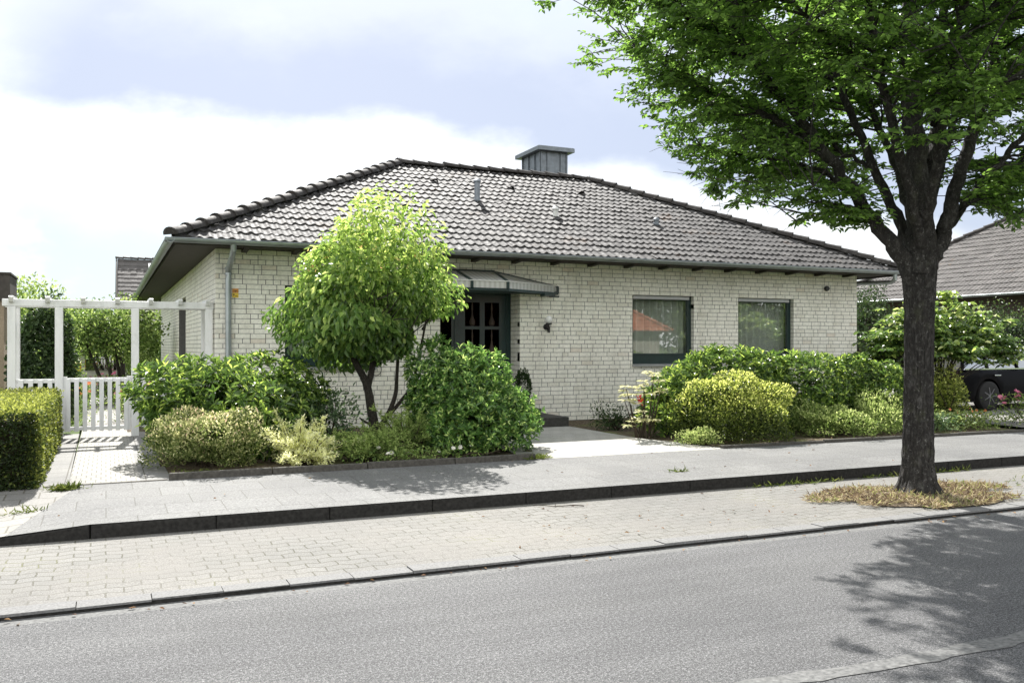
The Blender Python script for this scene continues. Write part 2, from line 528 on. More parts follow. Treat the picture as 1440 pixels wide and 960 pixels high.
M['l_low'] = leaf_mat('leaf_low', [(0, G(0.038, 0.068, 0.015)), (.5, G(0.187, 0.270, 0.062)), (1, G(0.565, 0.631, 0.255))], .42, .5, .3)
M['l_maple'] = leaf_mat('leaf_maple', [(0, G(0.024, 0.053, 0.012)), (.5, G(0.107, 0.189, 0.039)), (.85, G(0.418, 0.525, 0.127)), (1, G(0.846, 0.850, 0.426))], .42, .30, .6)
M['l_pieris'] = leaf_mat('leaf_pieris', [(0, G(.10, .14, .05)), (.4, G(.40, .42, .20)), (1, G(.66, .62, .42))], .4, .45, .4)
M['l_dark'] = leaf_mat('leaf_dark', [(0, G(0.019, 0.042, 0.013)), (.7, G(0.046, 0.085, 0.023)), (1, G(0.130, 0.182, 0.052))], .3, .45, .4)
M['l_garden'] = leaf_mat('leaf_garden', [(0, G(0.035, 0.067, 0.014)), (.5, G(0.125, 0.206, 0.042)), (1, G(0.419, 0.513, 0.161))], .45, .5, .3)
M['l_blue'] = leaf_mat('leaf_bluegreen', [(0, G(0.032, 0.063, 0.030)), (.6, G(0.113, 0.187, 0.082)), (1, G(0.384, 0.496, 0.280))], .4, .5, .3)
M['l_hedge'] = leaf_mat('leaf_hedge', [(0, G(0.014, 0.027, 0.006)), (.35, G(0.044, 0.075, 0.013)), (.7, G(0.253, 0.292, 0.052)), (1, G(0.590, 0.631, 0.148))], .35, .45, .4)
M['f_red'] = leaf_mat('petal_red', [(0, G(.35, .02, .015)), (1, G(.55, .06, .03))], .3, .6, .2, 1.0)
M['f_pink'] = leaf_mat('petal_pink', [(0, G(.55, .12, .25)), (1, G(.75, .35, .45))], .4, .6, .2, 1.0)
M['f_orange'] = leaf_mat('petal_orange', [(0, G(.65, .20, .08)), (1, G(.75, .45, .25))], .4, .6, .2, 1.0)
M['f_white'] = leaf_mat('petal_white', [(0, G(.7, .68, .6)), (1, G(.85, .83, .8))], .4, .6, .2)
M['dry'] = leaf_mat('dry_blades', [(0, G(0.115, 0.081, 0.052)), (.3, G(0.276, 0.207, 0.127)), (.65, G(0.598, 0.529, 0.345)), (.8, G(0.391, 0.402, 0.138)), (1, G(0.196, 0.276, 0.057))], .3, .7, .2)
M['weed'] = leaf_mat('weed_blades', [(0, G(.07, .11, .02)), (.6, G(.18, .22, .05)), (1, G(.35, .33, .12))], .35, .6, .2)
M['litter'] = leaf_mat('litter_leaf', [(0, G(.10, .05, .025)), (.5, G(.22, .11, .05)), (1, G(.34, .22, .10))], .1, .8, .2)

# ------------------------------------------------------------------ leaf engine
def unit(a):
    return a / np.maximum(1e-9, np.linalg.norm(a, axis=-1, keepdims=True))


def leaf_arrays(P, D, N, Ln, wr, droop=.18, fold=.22):
    """P base, D along the leaf, N roughly up; returns verts (n*6,3), quad indices."""
    n = len(P)
    D = unit(D); S = unit(np.cross(D, N)); N = np.cross(S, D)
    L = Ln[:, None]; W = (Ln * wr)[:, None]
    prof = [(0, 0, 0), (.42, -.5, 1), (.76, -.33, .8), (1.0, 0, 0), (.76, .33, .8), (.42, .5, 1)]
    V = np.zeros((n, 6, 3))
    for k, (a, s, up) in enumerate(prof):
        V[:, k] = P + D * (a * L) + S * (s * W) + N * (up * fold * W - droop * a * a * L)
    idx = np.array([[0, 3, 2, 1], [0, 5, 4, 3]])
    F = (np.arange(n)[:, None, None] * 6 + idx[None]).reshape(-1)
    return V.reshape(-1, 3), F


class Leaves:
    def __init__(self):
        self.V, self.F, self.T, self.n = [], [], [], 0

    def add(self, P, D, N, Ln, wr, tint, droop=.18, fold=.22):
        if len(P) == 0: return
        V, F = leaf_arrays(P, D, N, Ln, wr, droop, fold)
        self.V.append(V); self.F.append(F + self.n); self.n += len(V)
        self.T.append(np.repeat(np.clip(tint, 0, 1), 6))

    def build(self, name, mat, parent=None):
        V = np.concatenate(self.V); F = np.concatenate(self.F); T = np.concatenate(self.T)
        return np_mesh(name, V, F, np.full(len(F) // 4, 4), mat, parent, T)


def rand_dirs(n, rg):
    d = rg.normal(size=(n, 3))
    return unit(d)


def lumps(rg, k=10, amp=.10, f0=2.0, f1=6.0):
    fr = rg.uniform(f0, f1, k)[:, None] * rand_dirs(k, rg)
    ph = rg.uniform(0, 6.28, k)
    am = amp * (f0 / np.linalg.norm(fr, axis=1)) ** .5

    def f(d):
        return 1 + (np.sin(d @ fr.T + ph) * am).sum(1)
    return f


def shell(rg, n, c, r, lump, r0=.62, zmin=-.75, power=.6):
    """Points (and outward normals) spread through the outer part of a lumpy ellipsoid."""
    d = rand_dirs(int(n * 2.2), rg)
    d = d[d[:, 2] > zmin][:n]
    rad = r0 + (1 - r0) * rg.random(len(d)) ** power
    rr = lump(d) * rad
    p = np.array(c) + d * rr[:, None] * np.array(r)
    nn = unit(d / np.array(r))
    return p, nn, rad


def stems(rg, base, c, r, n, rad=.018, name='stem', mat=None, parent=None):
    m = MB()
    for i in range(n):
        d = rand_dirs(1, rg)[0]; d[2] = abs(d[2]) * .7 + .15
        e = np.array(c) + d * np.array(r) * .8
        b = np.array(base) + np.array([rg.normal() * .07, rg.normal() * .07, 0])
        mid = b * .45 + e * .55 + rg.normal(size=3) * .06
        mid[2] += .05
        m.tube([b, b * .6 + mid * .4 + rg.normal(size=3) * .02, mid, e], [rad, rad * .8, rad * .6, rad * .25], 6)
    return m.build(name, mat or M['twig'], parent)


def rosette_bush(name, label, cat, base, c, r, ntip, nleaf, ln, wr, mat, seed, group=None, amp=.12, r0=.66, spread=(.75, 1.35), young=.42, zmin=-.7, nst=9, extra=None, fmod=(2.0, 6.5)):
    """Evergreen shrub: rosettes of leaves at every shoot tip."""
    rg = np.random.default_rng(seed)
    t = thing(name, label, cat, base, group)
    lf = Leaves()
    lump = lumps(rg, 12, amp, *fmod)
    p, n, rad = shell(rg, ntip, c, r, lump, r0, zmin)
    if extra:
        for (ec, er, en) in extra:
            p2, n2, rad2 = shell(rg, en, ec, er, lumps(rg, 10, amp), r0, zmin)
            p = np.concatenate([p, p2]); n = np.concatenate([n, n2]); rad = np.concatenate([rad, rad2])
    k = p[:, 2] > base[2] + .03
    p, n, rad = p[k], n[k], rad[k]
    ax = unit(n + np.array([0, 0, .55]) + rg.normal(size=n.shape) * .28)
    a1 = unit(np.cross(ax, rand_dirs(len(ax), rg))); a2 = np.cross(ax, a1)
    tip = rg.random(len(p))
    for j in range(nleaf):
        ang = 2 * PI * (j / nleaf) + rg.uniform(-.35, .35, len(p)) + j * .4
        be = rg.uniform(*spread, len(p))
        inner = (j % 3 == 0)
        if inner: be = be * .6
        rdl = np.cos(ang)[:, None] * a1 + np.sin(ang)[:, None] * a2
        D = np.cos(be)[:, None] * ax + np.sin(be)[:, None] * rdl
        N = np.sin(be)[:, None] * ax - np.cos(be)[:, None] * rdl
        L = ln * rg.uniform(.65, 1.15, len(p)) * (.8 if inner else 1)
        off = ax * (rg.uniform(-.04, .01, len(p)))[:, None]
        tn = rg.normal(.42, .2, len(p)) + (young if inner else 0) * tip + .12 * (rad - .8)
        lf.add(p + off + D * .006, D, N, L, wr, tn, rg.uniform(.1, .35))
    lf.build('foliage', mat, t)
    stems(rg, base, c, r, nst, .02, 'stem', None, t)
    return t


def leafy_bush(name, label, cat, base, c, r, nlf, ln, wr, mat, seed, group=None, amp=.12, r0=.55, up=.5, jit=.8, zmin=-.75, nst=8, tb=.4, ts=.22, topb=.2, power=.6, fmod=(2.0, 6.5), droop=.18, extra=None, part='foliage'):
    """Shrub of many single leaves through a lumpy shell; topb: share of young leaves grows to the shoot tips."""
    rg = np.random.default_rng(seed)
    t = thing(name, label, cat, base, group)
    lf = Leaves()
    p, n, rad = shell(rg, nlf, c, r, lumps(rg, 14, amp, *fmod), r0, zmin, power)
    if extra:
        for (ec, er, en) in extra:
            p2, n2, rad2 = shell(rg, en, ec, er, lumps(rg, 12, amp), r0, zmin, power)
            p = np.concatenate([p, p2]); n = np.concatenate([n, n2]); rad = np.concatenate([rad, rad2])
    k = p[:, 2] > base[2] + .02
    p, n, rad = p[k], n[k], rad[k]
    D = unit(n * .8 + np.array([0, 0, up]) + rg.normal(size=n.shape) * jit)
    N = unit(n + np.array([0, 0, .6]) + rg.normal(size=n.shape) * .5)
    L = ln * rg.uniform(.6, 1.25, len(p))
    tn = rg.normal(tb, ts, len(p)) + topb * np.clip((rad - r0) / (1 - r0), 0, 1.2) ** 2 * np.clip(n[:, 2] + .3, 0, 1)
    lf.add(p, D, N, L, wr, tn, droop)
    lf.build(part, mat, t)
    stems(rg, base, c, r, nst, .016, 'stem', None, t)
    return t


def feather_bush(name, label, cat, base, nbr, length, elev, mat, seed, group=None, spray=34, nl=.022, az=(0, 2 * PI), rx=1.0, ry=1.0):
    """Juniper-like shrub: arching branches lined with short needle sprays."""
    rg = np.random.default_rng(seed)
    t = thing(name, label, cat, base, group)
    lf = Leaves(); st = MB()
    for i in range(nbr):
        a = rg.uniform(*az); e = rg.uniform(*elev); L = length * rg.uniform(.55, 1.1)
        b = np.array(base) + np.array([rg.normal() * .06 * rx, rg.normal() * .06 * ry, .02])
        h = np.array([math.cos(a) * rx, math.sin(a) * ry, 0])
        k = np.linspace(0, 1, 9)
        pts = b + h * (k * L * math.cos(e))[:, None] + np.array([0, 0, 1.]) * ((k - .32 * k * k) * L * math.sin(e))[:, None] + np.cumsum(rg.normal(size=(9, 3)) * .008, 0)
        st.tube(pts, list(np.linspace(.010, .003, 9)), 5)
        ns = int(spray * L / length) + 8
        kk = rg.uniform(.12, 1, ns) ** .8
        idx = np.clip(kk * 8, 0, 7.999).astype(int); fr = kk * 8 - idx
        q = pts[idx] * (1 - fr)[:, None] + pts[idx + 1] * fr[:, None]
        dr = unit(pts[idx + 1] - pts[idx])
        sd = unit(dr * 1.0 + rg.normal(size=dr.shape) * .75 + np.array([0, 0, .15]))
        sl = rg.uniform(.06, .17, ns) * (1.15 - .6 * kk)
        nn = 12
        for j in range(nn):
            s = (j + rg.random(ns)) / nn
            pp = q + sd * (s * sl)[:, None]
            D = unit(sd + rg.normal(size=sd.shape) * .8)
            lf.add(pp, D, rand_dirs(ns, rg), nl * rg.uniform(.7, 1.4, ns), .42, np.clip(rg.normal(.35, .18, ns) + .35 * kk + .15 * s, 0, 1), .05)
    lf.build('foliage', mat, t)
    st.build('stem', M['twig'], t)
    return t


# ------------------------------------------------------------------ roof tiles
def tile_plane(O, U, S, N, L, umin, umax, pitch, cw, seed, npf=9, amp=.025):
    rg = np.random.default_rng(seed)
    O, U, S, N = (np.array(x, float) for x in (O, U, S, N))
    x = np.linspace(0, 1, npf)
    h = (.5 + .5 * np.cos(4 * PI * (x - .14))) ** 1.6
    h = h * np.where(x > .5, 1.0, .85)
    V, F, T = [], [], []
    nv = 0
    rows = int(math.ceil(L / pitch))
    for r in range(rows):
        s0, s1 = r * pitch, min((r + 1) * pitch + .05, L)
        lo = min(umin(s0), umin(s1)); hi = max(umax(s0), umax(s1))
        for c in range(int(math.floor(lo / cw)), int(math.ceil(hi / cw))):
            u = c * cw + x * cw
            js, jn, jt = rg.normal() * .010, rg.normal() * .0045, rg.normal() * .010
            sa = np.full(npf, s0 - .012 + js) + x * jt
            rowsv = [(sa + .006, .004 + h * amp * .4 + jn), (sa, .030 + h * amp * 1.35 + jn), (np.full(npf, s1), .008 + h * amp)]
            vs = []
            for s, nn in rowsv:
                uu = np.minimum(np.maximum(u, [umin(min(max(q, 0), L)) for q in s]), [umax(min(max(q, 0), L)) for q in s])
                vs.append(O + uu[:, None] * U + s[:, None] * S + nn[:, None] * N)
            w0 = vs[1][:, :] @ U; w1 = vs[2][:, :] @ U
            if np.ptp(w0) < 1e-4 and np.ptp(w1) < 1e-4: continue
            V.append(np.concatenate(vs))
            for a in (0, 1):
                for k in range(npf - 1):
                    F.append((nv + a * npf + k, nv + a * npf + k + 1, nv + (a + 1) * npf + k + 1, nv + (a + 1) * npf + k))
            T.append(np.full(3 * npf, np.clip(rg.normal(.5, .24), 0, 1)))
            nv += 3 * npf
    # deck below the tiles
    d = [O + umin(0) * U - .02 * N, O + umax(0) * U - .02 * N, O + umax(L) * U + L * S - .02 * N, O + umin(L) * U + L * S - .02 * N]
    V.append(np.array(d)); F.append((nv, nv + 1, nv + 2, nv + 3)); T.append(np.full(4, .3))
    return np.concatenate(V), np.array(F), np.concatenate(T)


def roof_mesh(planes, name, mat, parent):
    V, F, T, n = [], [], [], 0
    for p in planes:
        v, f, t = p
        V.append(v); F.append(f + n); T.append(t); n += len(v)
    F = np.concatenate(F)
    o = np_mesh(name, np.concatenate(V), F.ravel(), np.full(len(F), 4), mat, parent, np.concatenate(T), True)
    o.data.set_sharp_from_angle(angle=R_(42))
    return o


def caps(m, a, b, up, seg=.36, r=.125, seed=1):
    """Overlapping half-round cap tiles along a hip or ridge."""
    rg = np.random.default_rng(seed)
    a, b, up = np.array(a, float), np.array(b, float), np.array(up, float)
    L = np.linalg.norm(b - a); d = (b - a) / L
    s = np.cross(d, up); s /= np.linalg.norm(s); u = np.cross(s, d)
    n = int(L / seg)
    seg = L / n
    K = 9
    for i in range(n):
        vs, fs = [], []
        jr = rg.normal() * .004
        tw = rg.normal() * .02
        for (q, rr, lift) in ((i * seg - .05, r * 1.08, .02), (i * seg - .045, r * 1.10, .022), (i * seg + .03, r * 1.04, .014), ((i + 1) * seg, r * .88, .0)):
            for k in range(K):
                w = PI * (k / (K - 1)) * 1.06 - PI * .03 + tw
                vs.append(a + d * q + s * math.cos(w) * rr * 1.05 + u * (math.sin(w) * rr * .8 + lift + jr))
        for j in range(3):
            for k in range(K - 1):
                fs.append((j * K + k, j * K + k + 1, (j + 1) * K + k + 1, (j + 1) * K + k))
        fs.append(tuple(range(K)))
        m.add(vs, fs, float(np.clip(rg.normal(.5, .25), 0, 1)))


# ================================================================== THE SETTING
def sheet(name, poly, z, mat, zf=None):
    m = MB()
    m.add([(x, y, z if zf is None else zf(x, y)) for x, y in poly], [tuple(range(len(poly)))])
    return tag(m.build(name, mat), kind='structure')


# ground to the horizon
g = MB()
g.add([(-900, -900, -.06), (900, -900, -.06), (900, 900, -.06), (-900, 900, -.06)], [(0, 1, 2, 3)])
tag(g.build('ground', M['grass']), kind='structure')
sheet('road', [(-60, -1.6), (80, -1.6), (80, 6.07), (-60, 6.07)], 0.0, M['asphalt'])
# lane joint in the asphalt: a thin pale worn band
rg = np.random.default_rng(3)
xs = np.arange(1.9, 16, .11)
mid = 3.46 + .25 * np.exp(-(xs - 1.9) * 1.3) + np.cumsum(rg.normal(size=len(xs)) * .006)
wd = .050 + .030 * rg.random(len(xs))
m = MB()
for i in range(len(xs) - 1):
    m.add([(xs[i], mid[i] - wd[i], .004), (xs[i + 1], mid[i + 1] - wd[i + 1], .004), (xs[i + 1], mid[i + 1] + wd[i + 1], .004), (xs[i], mid[i] + wd[i], .004)], [(0, 1, 2, 3)])
M['joint'] = plain('joint_band', (.135, .135, .132), .85, 0, .3, .45, 35, .5)
tag(m.build('road_seam', M['joint']), kind='structure')

# gutter edge stones between road and bay
m = MB(); mt = MB()
x = -20.0
rg = np.random.default_rng(5)
while x < 50:
    w = .42 + rg.normal() * .01
    dz, dy = rg.normal() * .004, rg.normal() * .006
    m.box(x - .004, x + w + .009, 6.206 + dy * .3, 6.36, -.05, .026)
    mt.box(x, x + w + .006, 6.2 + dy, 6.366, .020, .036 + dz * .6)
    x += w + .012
gk = tag(m.build('gutter_kerb', M['shade_dirt']), kind='structure')  # near-black body carries the front face's shade in its colour
tag(mt.build('lit_top', M['strip'], gk), kind='structure')  # separate pale plates paint the tops as lit above the dark body
sheet('gutter_pan', [(-60, 6.07), (80, 6.07), (80, 6.23), (-60, 6.23)], 0.0, M['joint'])
# parking bay
m = MB()
m.add([(-20, 6.36, .030), (50, 6.36, .030), (50, 8.26, .052), (-20, 8.26, .052)], [(0, 1, 2, 3)])
tag(m.build('parking_bay', M['bay']), kind='structure')

# kerb with a dropped length towards the left driveway
def ktop(x):
    return .168 if x > -.12 else max(.085, .168 + (x + .12) * .09)


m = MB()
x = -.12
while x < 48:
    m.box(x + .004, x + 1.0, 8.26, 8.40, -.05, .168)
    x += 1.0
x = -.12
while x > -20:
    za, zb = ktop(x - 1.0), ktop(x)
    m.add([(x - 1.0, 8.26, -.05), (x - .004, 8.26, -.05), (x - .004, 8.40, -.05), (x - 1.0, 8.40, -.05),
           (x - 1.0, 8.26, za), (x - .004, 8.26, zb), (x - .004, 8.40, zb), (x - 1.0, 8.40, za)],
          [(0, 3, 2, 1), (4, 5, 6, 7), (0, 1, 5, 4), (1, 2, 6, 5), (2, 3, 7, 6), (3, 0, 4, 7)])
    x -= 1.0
tag(m.build('kerb', M['shade_dirt'], bevel=.012), kind='structure')  # face shade is in the colour; the sidewalk sheet covers the top
# sidewalk; its left end gives way to the driveway paving
m = MB()
xs = [-.62, -.12, 2, 6, 12, 20, 48]
for a, b in zip(xs[:-1], xs[1:]):
    m.add([(a + (-.12 if a < -.2 else 0), 8.268, ktop(a) + .005), (b, 8.268, ktop(b) + .005), (b, 10.45, .198), (a + (.36 if a < -.2 else 0), 10.45, .198)], [(0, 1, 2, 3)])
tag(m.build('sidewalk', M['walk']), kind='structure')
m = MB()
m.add([(-20, 8.268, .090), (-1.1, 8.268, .091), (-.742, 8.268, ktop(-.62) + .005), (-.26, 10.45, .196), (-.26, 10.6, .196), (-20, 10.6, .19)], [(0, 1, 2, 3, 4, 5)])
tag(m.build('driveway', M['drive']), kind='structure')

# edging stones along the front beds
def edging(name, pts, w, h, z0, seed):
    rg = np.random.default_rng(seed)
    m = MB()
    for (x0, y0), (x1, y1) in zip(pts[:-1], pts[1:]):
        L = math.hypot(x1 - x0, y1 - y0); n = max(1, round(L / 1.0))
        for i in range(n):
            a = (x0 + (x1 - x0) * (i + .005) / n, y0 + (y1 - y0) * (i + .005) / n, z0 + h / 2 + rg.normal() * .004)
            b = (x0 + (x1 - x0) * (i + .995) / n, y0 + (y1 - y0) * (i + .995) / n, z0 + h / 2 + rg.normal() * .004)
            m.beam(a, b, w, h)
    return tag(m.build(name, M['edging'], bevel=.008), kind='structure')


edging('bed_kerb', [(.62, 10.49), (5.05, 10.49)], .07, .16, .11, 1)
edging('bed_kerb', [(8.0, 10.49), (14.6, 10.42)], .07, .12, .12, 2)
edging('bed_kerb', [(15.2, 10.9), (26.0, 10.8)], .07, .12, .12, 2)
# soil of the beds (three slightly mounded sheets)
def bed(name, poly, z=.22, mat=None):
    bm = bmesh.new()
    vs = [bm.verts.new((x, y, z)) for x, y in poly]
    f = bm.faces.new(vs)
    bmesh.ops.triangulate(bm, faces=[f])
    bmesh.ops.subdivide_edges(bm, edges=bm.edges, cuts=9, use_grid_fill=True)
    for v in bm.verts:
        v.co.z += .022 * math.sin(v.co.x * 3.1) * math.sin(v.co.y * 2.7) + .012 * math.sin(v.co.x * 9 + v.co.y * 7)
    me = bpy.data.meshes.new(name); bm.to_mesh(me); bm.free()
    me.materials.append(mat or M['soil'])
    o = link(bpy.data.objects.new(name, me))
    return tag(o, kind='structure')


bed('garden_bed', [(.60, 10.52), (5.05, 10.52), (5.35, 11.2), (5.2, 13.6), (5.0, 15.69), (1.70, 15.69), (.60, 15.69)], .20)
bed('garden_bed', [(8.05, 10.52), (14.6, 10.46), (15.0, 15.69), (7.6, 15.69), (7.35, 13.4), (7.4, 11.9)], .20)
# entrance path to the steps
m = MB()
m.add([(4.95, 10.45, .199), (8.15, 10.45, .199), (7.5, 11.9, .235), (7.42, 13.0, .25), (7.42, 15.69, .25), (5.0, 15.69, .25), (5.15, 12.5, .245)], [(0, 1, 2, 3, 4, 5, 6)])
tag(m.build('entrance_path', M['light_pavers']), kind='structure')
# gate path with side slabs
m = MB(); m.add([(-.36, 10.45, .20), (.34, 10.45, .20), (.30, 33, .22), (-.40, 33, .22)], [(0, 1, 2, 3)])
tag(m.build('garden_path', M['path_pavers']), kind='structure')
m = MB()
m.add([(-.75, 10.40, .195), (-.36, 10.40, .195), (-.40, 16.6, .20), (-.70, 16.6, .20)], [(0, 1, 2, 3)])
m.add([(.34, 10.40, .195), (.66, 10.40, .195), (.60, 16.6, .20), (.30, 16.6, .20)], [(0, 1, 2, 3)])
tag(m.build('path_border', M['path_side']), kind='structure')
edging('bed_kerb', [(-.60, 10.47), (.62, 10.49)], .06, .035, .172, 4)
# left bed under the hedge, lawn behind the gate
sheet('garden_bed', [(-20, 10.45), (-.56, 10.45), (-.62, 16.6), (-20, 16.6)], .186, M['soil'])
sheet('lawn', [(-20, 16.62), (-.42, 16.62), (-.42, 60), (-20, 60)], .16, M['grass'])
sheet('lawn', [(.32, 31.9), (40, 31.9), (40, 60), (.32, 60)], .16, M['grass'])
sheet('side_strip', [(.32, 15.7), (1.66, 15.7), (1.66, 31.9), (.32, 31.9)], .175, M['soil'])
sheet('car_driveway', [(15.02, 10.46), (26.0, 10.40), (26.0, 26), (15.9, 26), (15.9, 15.7)], .19, M['drive'])
sheet('opposite_sidewalk', [(-60, -3.6), (80, -3.6), (80, -1.6), (-60, -1.6)], .10, M['walk'])
sheet('opposite_lawn', [(-60, -30), (80, -30), (80, -3.6), (-60, -3.6)], .11, M['grass'])

# ================================================================== THE BUNGALOW
WX0, WX1, WY = 1.66, 15.81, 15.70
EX0, EX1, EY, EZ = .97, 16.50, 15.0, 3.345
TP = math.tan(R_(25.8)); CP, SP = math.cos(R_(25.8)), math.sin(R_(25.8))
HS = 5.27
house = thing('bungalow', 'single storey white brick bungalow with dark tiled hip roof and green windows', 'house', (8.7, 15.7, .2))

def brick_run(m, p0, ud, nd, length, z0, z1, holes, seed, depth=.11):
    """Courses of bricks with random half bats along a wall; holes: (u0,u1,za,zb)."""
    rg = np.random.default_rng(seed)
    ud, nd, p0 = np.array(ud, float), np.array(nd, float), np.array(p0, float)
    ch = .0833
    n = int(round((z1 - z0) / ch))
    for r in range(n):
        a, b = z0 + r * ch + .0045, z0 + (r + 1) * ch - .0045
        u = -(.125 if r % 2 else .0) - (.06 if r % 4 > 1 else 0)
        cuts = [(h[0], h[1]) for h in holes if h[2] < (a + b) / 2 < h[3]]
        while u < length:
            w = .24 if rg.random() > .22 else .115
            segs = [(max(u, 0), min(u + w, length))]
            for c0, c1 in cuts:
                ns = []
                for s0, s1 in segs:
                    if s1 <= c0 or s0 >= c1: ns.append((s0, s1)); continue
                    if s0 < c0: ns.append((s0, c0))
                    if s1 > c1: ns.append((c1, s1))
                segs = [(c1 if c1 < s0 < c1 + .04 else s0, c0 if c0 - .04 < s1 < c0 else s1) for s0, s1 in ns]
            for s0, s1 in segs:
                if s1 - s0 < .006: continue
                c = p0 + ud * (s0 + s1) / 2 - nd * (depth / 2 + rg.normal() * .0004)
                c[2] = (a + b) / 2
                m.obox(c, ud, nd, (0, 0, 1), s1 - s0, depth, b - a, float(np.clip(rg.normal(.5, .24), 0, 1)))
            u += w + .012


def mortar_run(m, p0, ud, nd, length, z0, z1, holes, back=.0045, thick=.24):
    """Solid wall behind the bricks, split around the openings."""
    ud, nd, p0 = np.array(ud, float), np.array(nd, float), np.array(p0, float)
    us = sorted({0, length, *[h[0] for h in holes], *[h[1] for h in holes]})
    for a, b in zip(us[:-1], us[1:]):
        zz = [(z0, z1)]
        for h in holes:
            if h[0] <= (a + b) / 2 <= h[1]:
                zz = [q for s in zz for q in ((s[0], min(s[1], h[2])), (max(s[0], h[3]), s[1])) if q[1] - q[0] > .01]
        g0 = .005 if any(abs(a - h[1]) < 1e-6 for h in holes) else 0
        g1 = .005 if any(abs(b - h[0]) < 1e-6 for h in holes) else 0
        for s in zz:
            c = p0 + ud * (a + b - 0) / 2 - nd * (back + thick / 2)
            c[2] = (s[0] + s[1]) / 2
            m.obox(c, ud, nd, (0, 0, 1), (b - a), thick, s[1] - s[0])


FZ0, FZ1 = .20, 3.285
front_holes = [(2.80 - WX0, 4.42 - WX0, 1.29, 2.71), (9.76 - WX0, 11.27 - WX0, 1.29, 2.71), (12.42 - WX0, 13.95 - WX0, 1.29, 2.71), (5.62 - WX0, 7.24 - WX0, .20, 2.80)]
left_holes = [(6.0, 8.1, .9, 2.79)]
m = MB()
brick_run(m, (WX0, WY, 0), (1, 0, 0), (0, -1, 0), WX1 - WX0, FZ0, FZ1, front_holes, 11)
brick_run(m, (WX0, WY + .115, 0), (0, 1, 0), (-1, 0, 0), 16.1, FZ0, FZ1, left_holes, 12)
brick_run(m, (WX1, WY + .115, 0), (0, 1, 0), (1, 0, 0), 9.0, FZ0, FZ1, [], 13)
# reveals of the door recess
brick_run(m, (7.24, WY + .115, 0), (0, 1, 0), (-1, 0, 0), .42, FZ0, 2.80, [], 14)
brick_run(m, (5.62, WY + .115, 0), (0, 1, 0), (1, 0, 0), .42, FZ0, 2.80, [], 15)
m.build('brick_wall', M['brick'], house)
m = MB()
mortar_run(m, (WX0 + .006, WY, 0), (1, 0, 0), (0, -1, 0), WX1 - WX0 - .012, FZ0 - .1, FZ1, [(h[0] - .009, h[1] - .003, h[2] - .005, h[3] + .005) for h in front_holes])
mortar_run(m, (WX0, WY + .25, 0), (0, 1, 0), (-1, 0, 0), 15.95, FZ0 - .1, FZ1, [(h[0] - .13, h[1] - .14, h[2], h[3]) for h in left_holes])
mortar_run(m, (WX1, WY + .25, 0), (0, 1, 0), (1, 0, 0), 8.85, FZ0 - .1, FZ1, [])
m.box(7.247, 7.40, WY + .25, 16.4, .1, 2.82)
m.box(5.46, 5.613, WY + .25, 16.4, .1, 2.82)
m.box(5.46, 7.4, WY + .25, 16.45, 2.806, 3.28)           # ceiling block over the recess
m.box(5.46, 7.4, 16.30, 16.45, .1, .60)
m.box(11.0, WX1, 24.70, 24.95, .1, 3.28)                 # hidden rear walls
m.box(10.8, 11.0, 24.7, 31.9, .1, 3.28)
m.box(WX0 + .01, 11.0, 31.9, 32.1, .1, 3.28)
m.build('wall_core', M['mortar'], house)
# dark interior: floor and inner partition so the rooms read as rooms
m = MB()
m.box(1.95, 15.5, 16.0, 24.6, .12, .5); m.box(1.95, 15.5, 19.6, 19.75, .5, 3.2); m.box(7.6, 7.75, 16.4, 19.6, .5, 3.2); m.box(4.3, 4.45, 16.4, 19.6, .5, 3.2)
m.build('inner_partition', M['roomwall'], house)

# roof
Lr = HS / CP
z0 = EZ
def N3(x, y): return (x * SP, y * SP, CP)
planes = [
    tile_plane((EX0, EY, z0), (1, 0, 0), (0, CP, SP), N3(0, -1), Lr, lambda s: s * CP, lambda s: (EX1 - EX0) - s * CP, .313, .33, 21, 17),
    tile_plane((EX0, 35.5, z0), (0, -1, 0), (CP, 0, SP), N3(-1, 0), Lr, lambda s: s * CP, lambda s: 20.5 - s * CP, .313, .33, 22, 9),
    tile_plane((EX1, EY, z0), (0, 1, 0), (-CP, 0, SP), N3(1, 0), Lr, lambda s: s * CP, lambda s: 10.54 - s * CP, .313, .33, 23, 9),
    tile_plane((EX1, 25.54, z0), (-1, 0, 0), (0, -CP, SP), N3(0, 1), Lr, lambda s: s * CP, lambda s: 4.99 + s * CP, .313, .33, 24, 9),
    tile_plane((11.51, 25.54, z0), (0, 1, 0), (-CP, 0, SP), N3(1, 0), Lr, lambda s: -s * CP, lambda s: 9.96 - s * CP, .313, .33, 25, 9),
    tile_plane((11.51, 35.5, z0), (-1, 0, 0), (0, CP * -1, SP), N3(0, 1), Lr, lambda s: s * CP, lambda s: 10.54 - s * CP, .313, .33, 26, 9),
]
roof = roof_mesh(planes, 'roof', M['tile'], house)
zr = z0 + HS * TP
apexL, apexR = (EX0 + HS, EY + HS, zr + .03), (EX1 - HS, EY + HS, zr + .03)
m = MB()
caps(m, (EX0 - .02, EY - .02, z0 + .05), apexL, (0, 0, 1), .36, .125, 1)
caps(m, (EX1 + .02, EY - .02, z0 + .05), apexR, (0, 0, 1), .36, .125, 2)
caps(m, apexL, apexR, (0, 0, 1), .36, .115, 3)
caps(m, (EX1, 25.54, z0 + .05), apexR, (0, 0, 1), .36, .12, 4)
caps(m, apexL, (EX0 + HS, 30.2, zr + .03), (0, 0, 1), .36, .12, 5)
caps(m, (EX0, 35.5, z0 + .05), (EX0 + HS, 30.2, zr + .03), (0, 0, 1), .36, .12, 6)
caps(m, (11.51, 35.5, z0 + .05), (EX0 + HS, 30.2, zr + .03), (0, 0, 1), .36, .12, 7)
m.build('ridge_caps', M['tile_cap'], house, smooth=True)

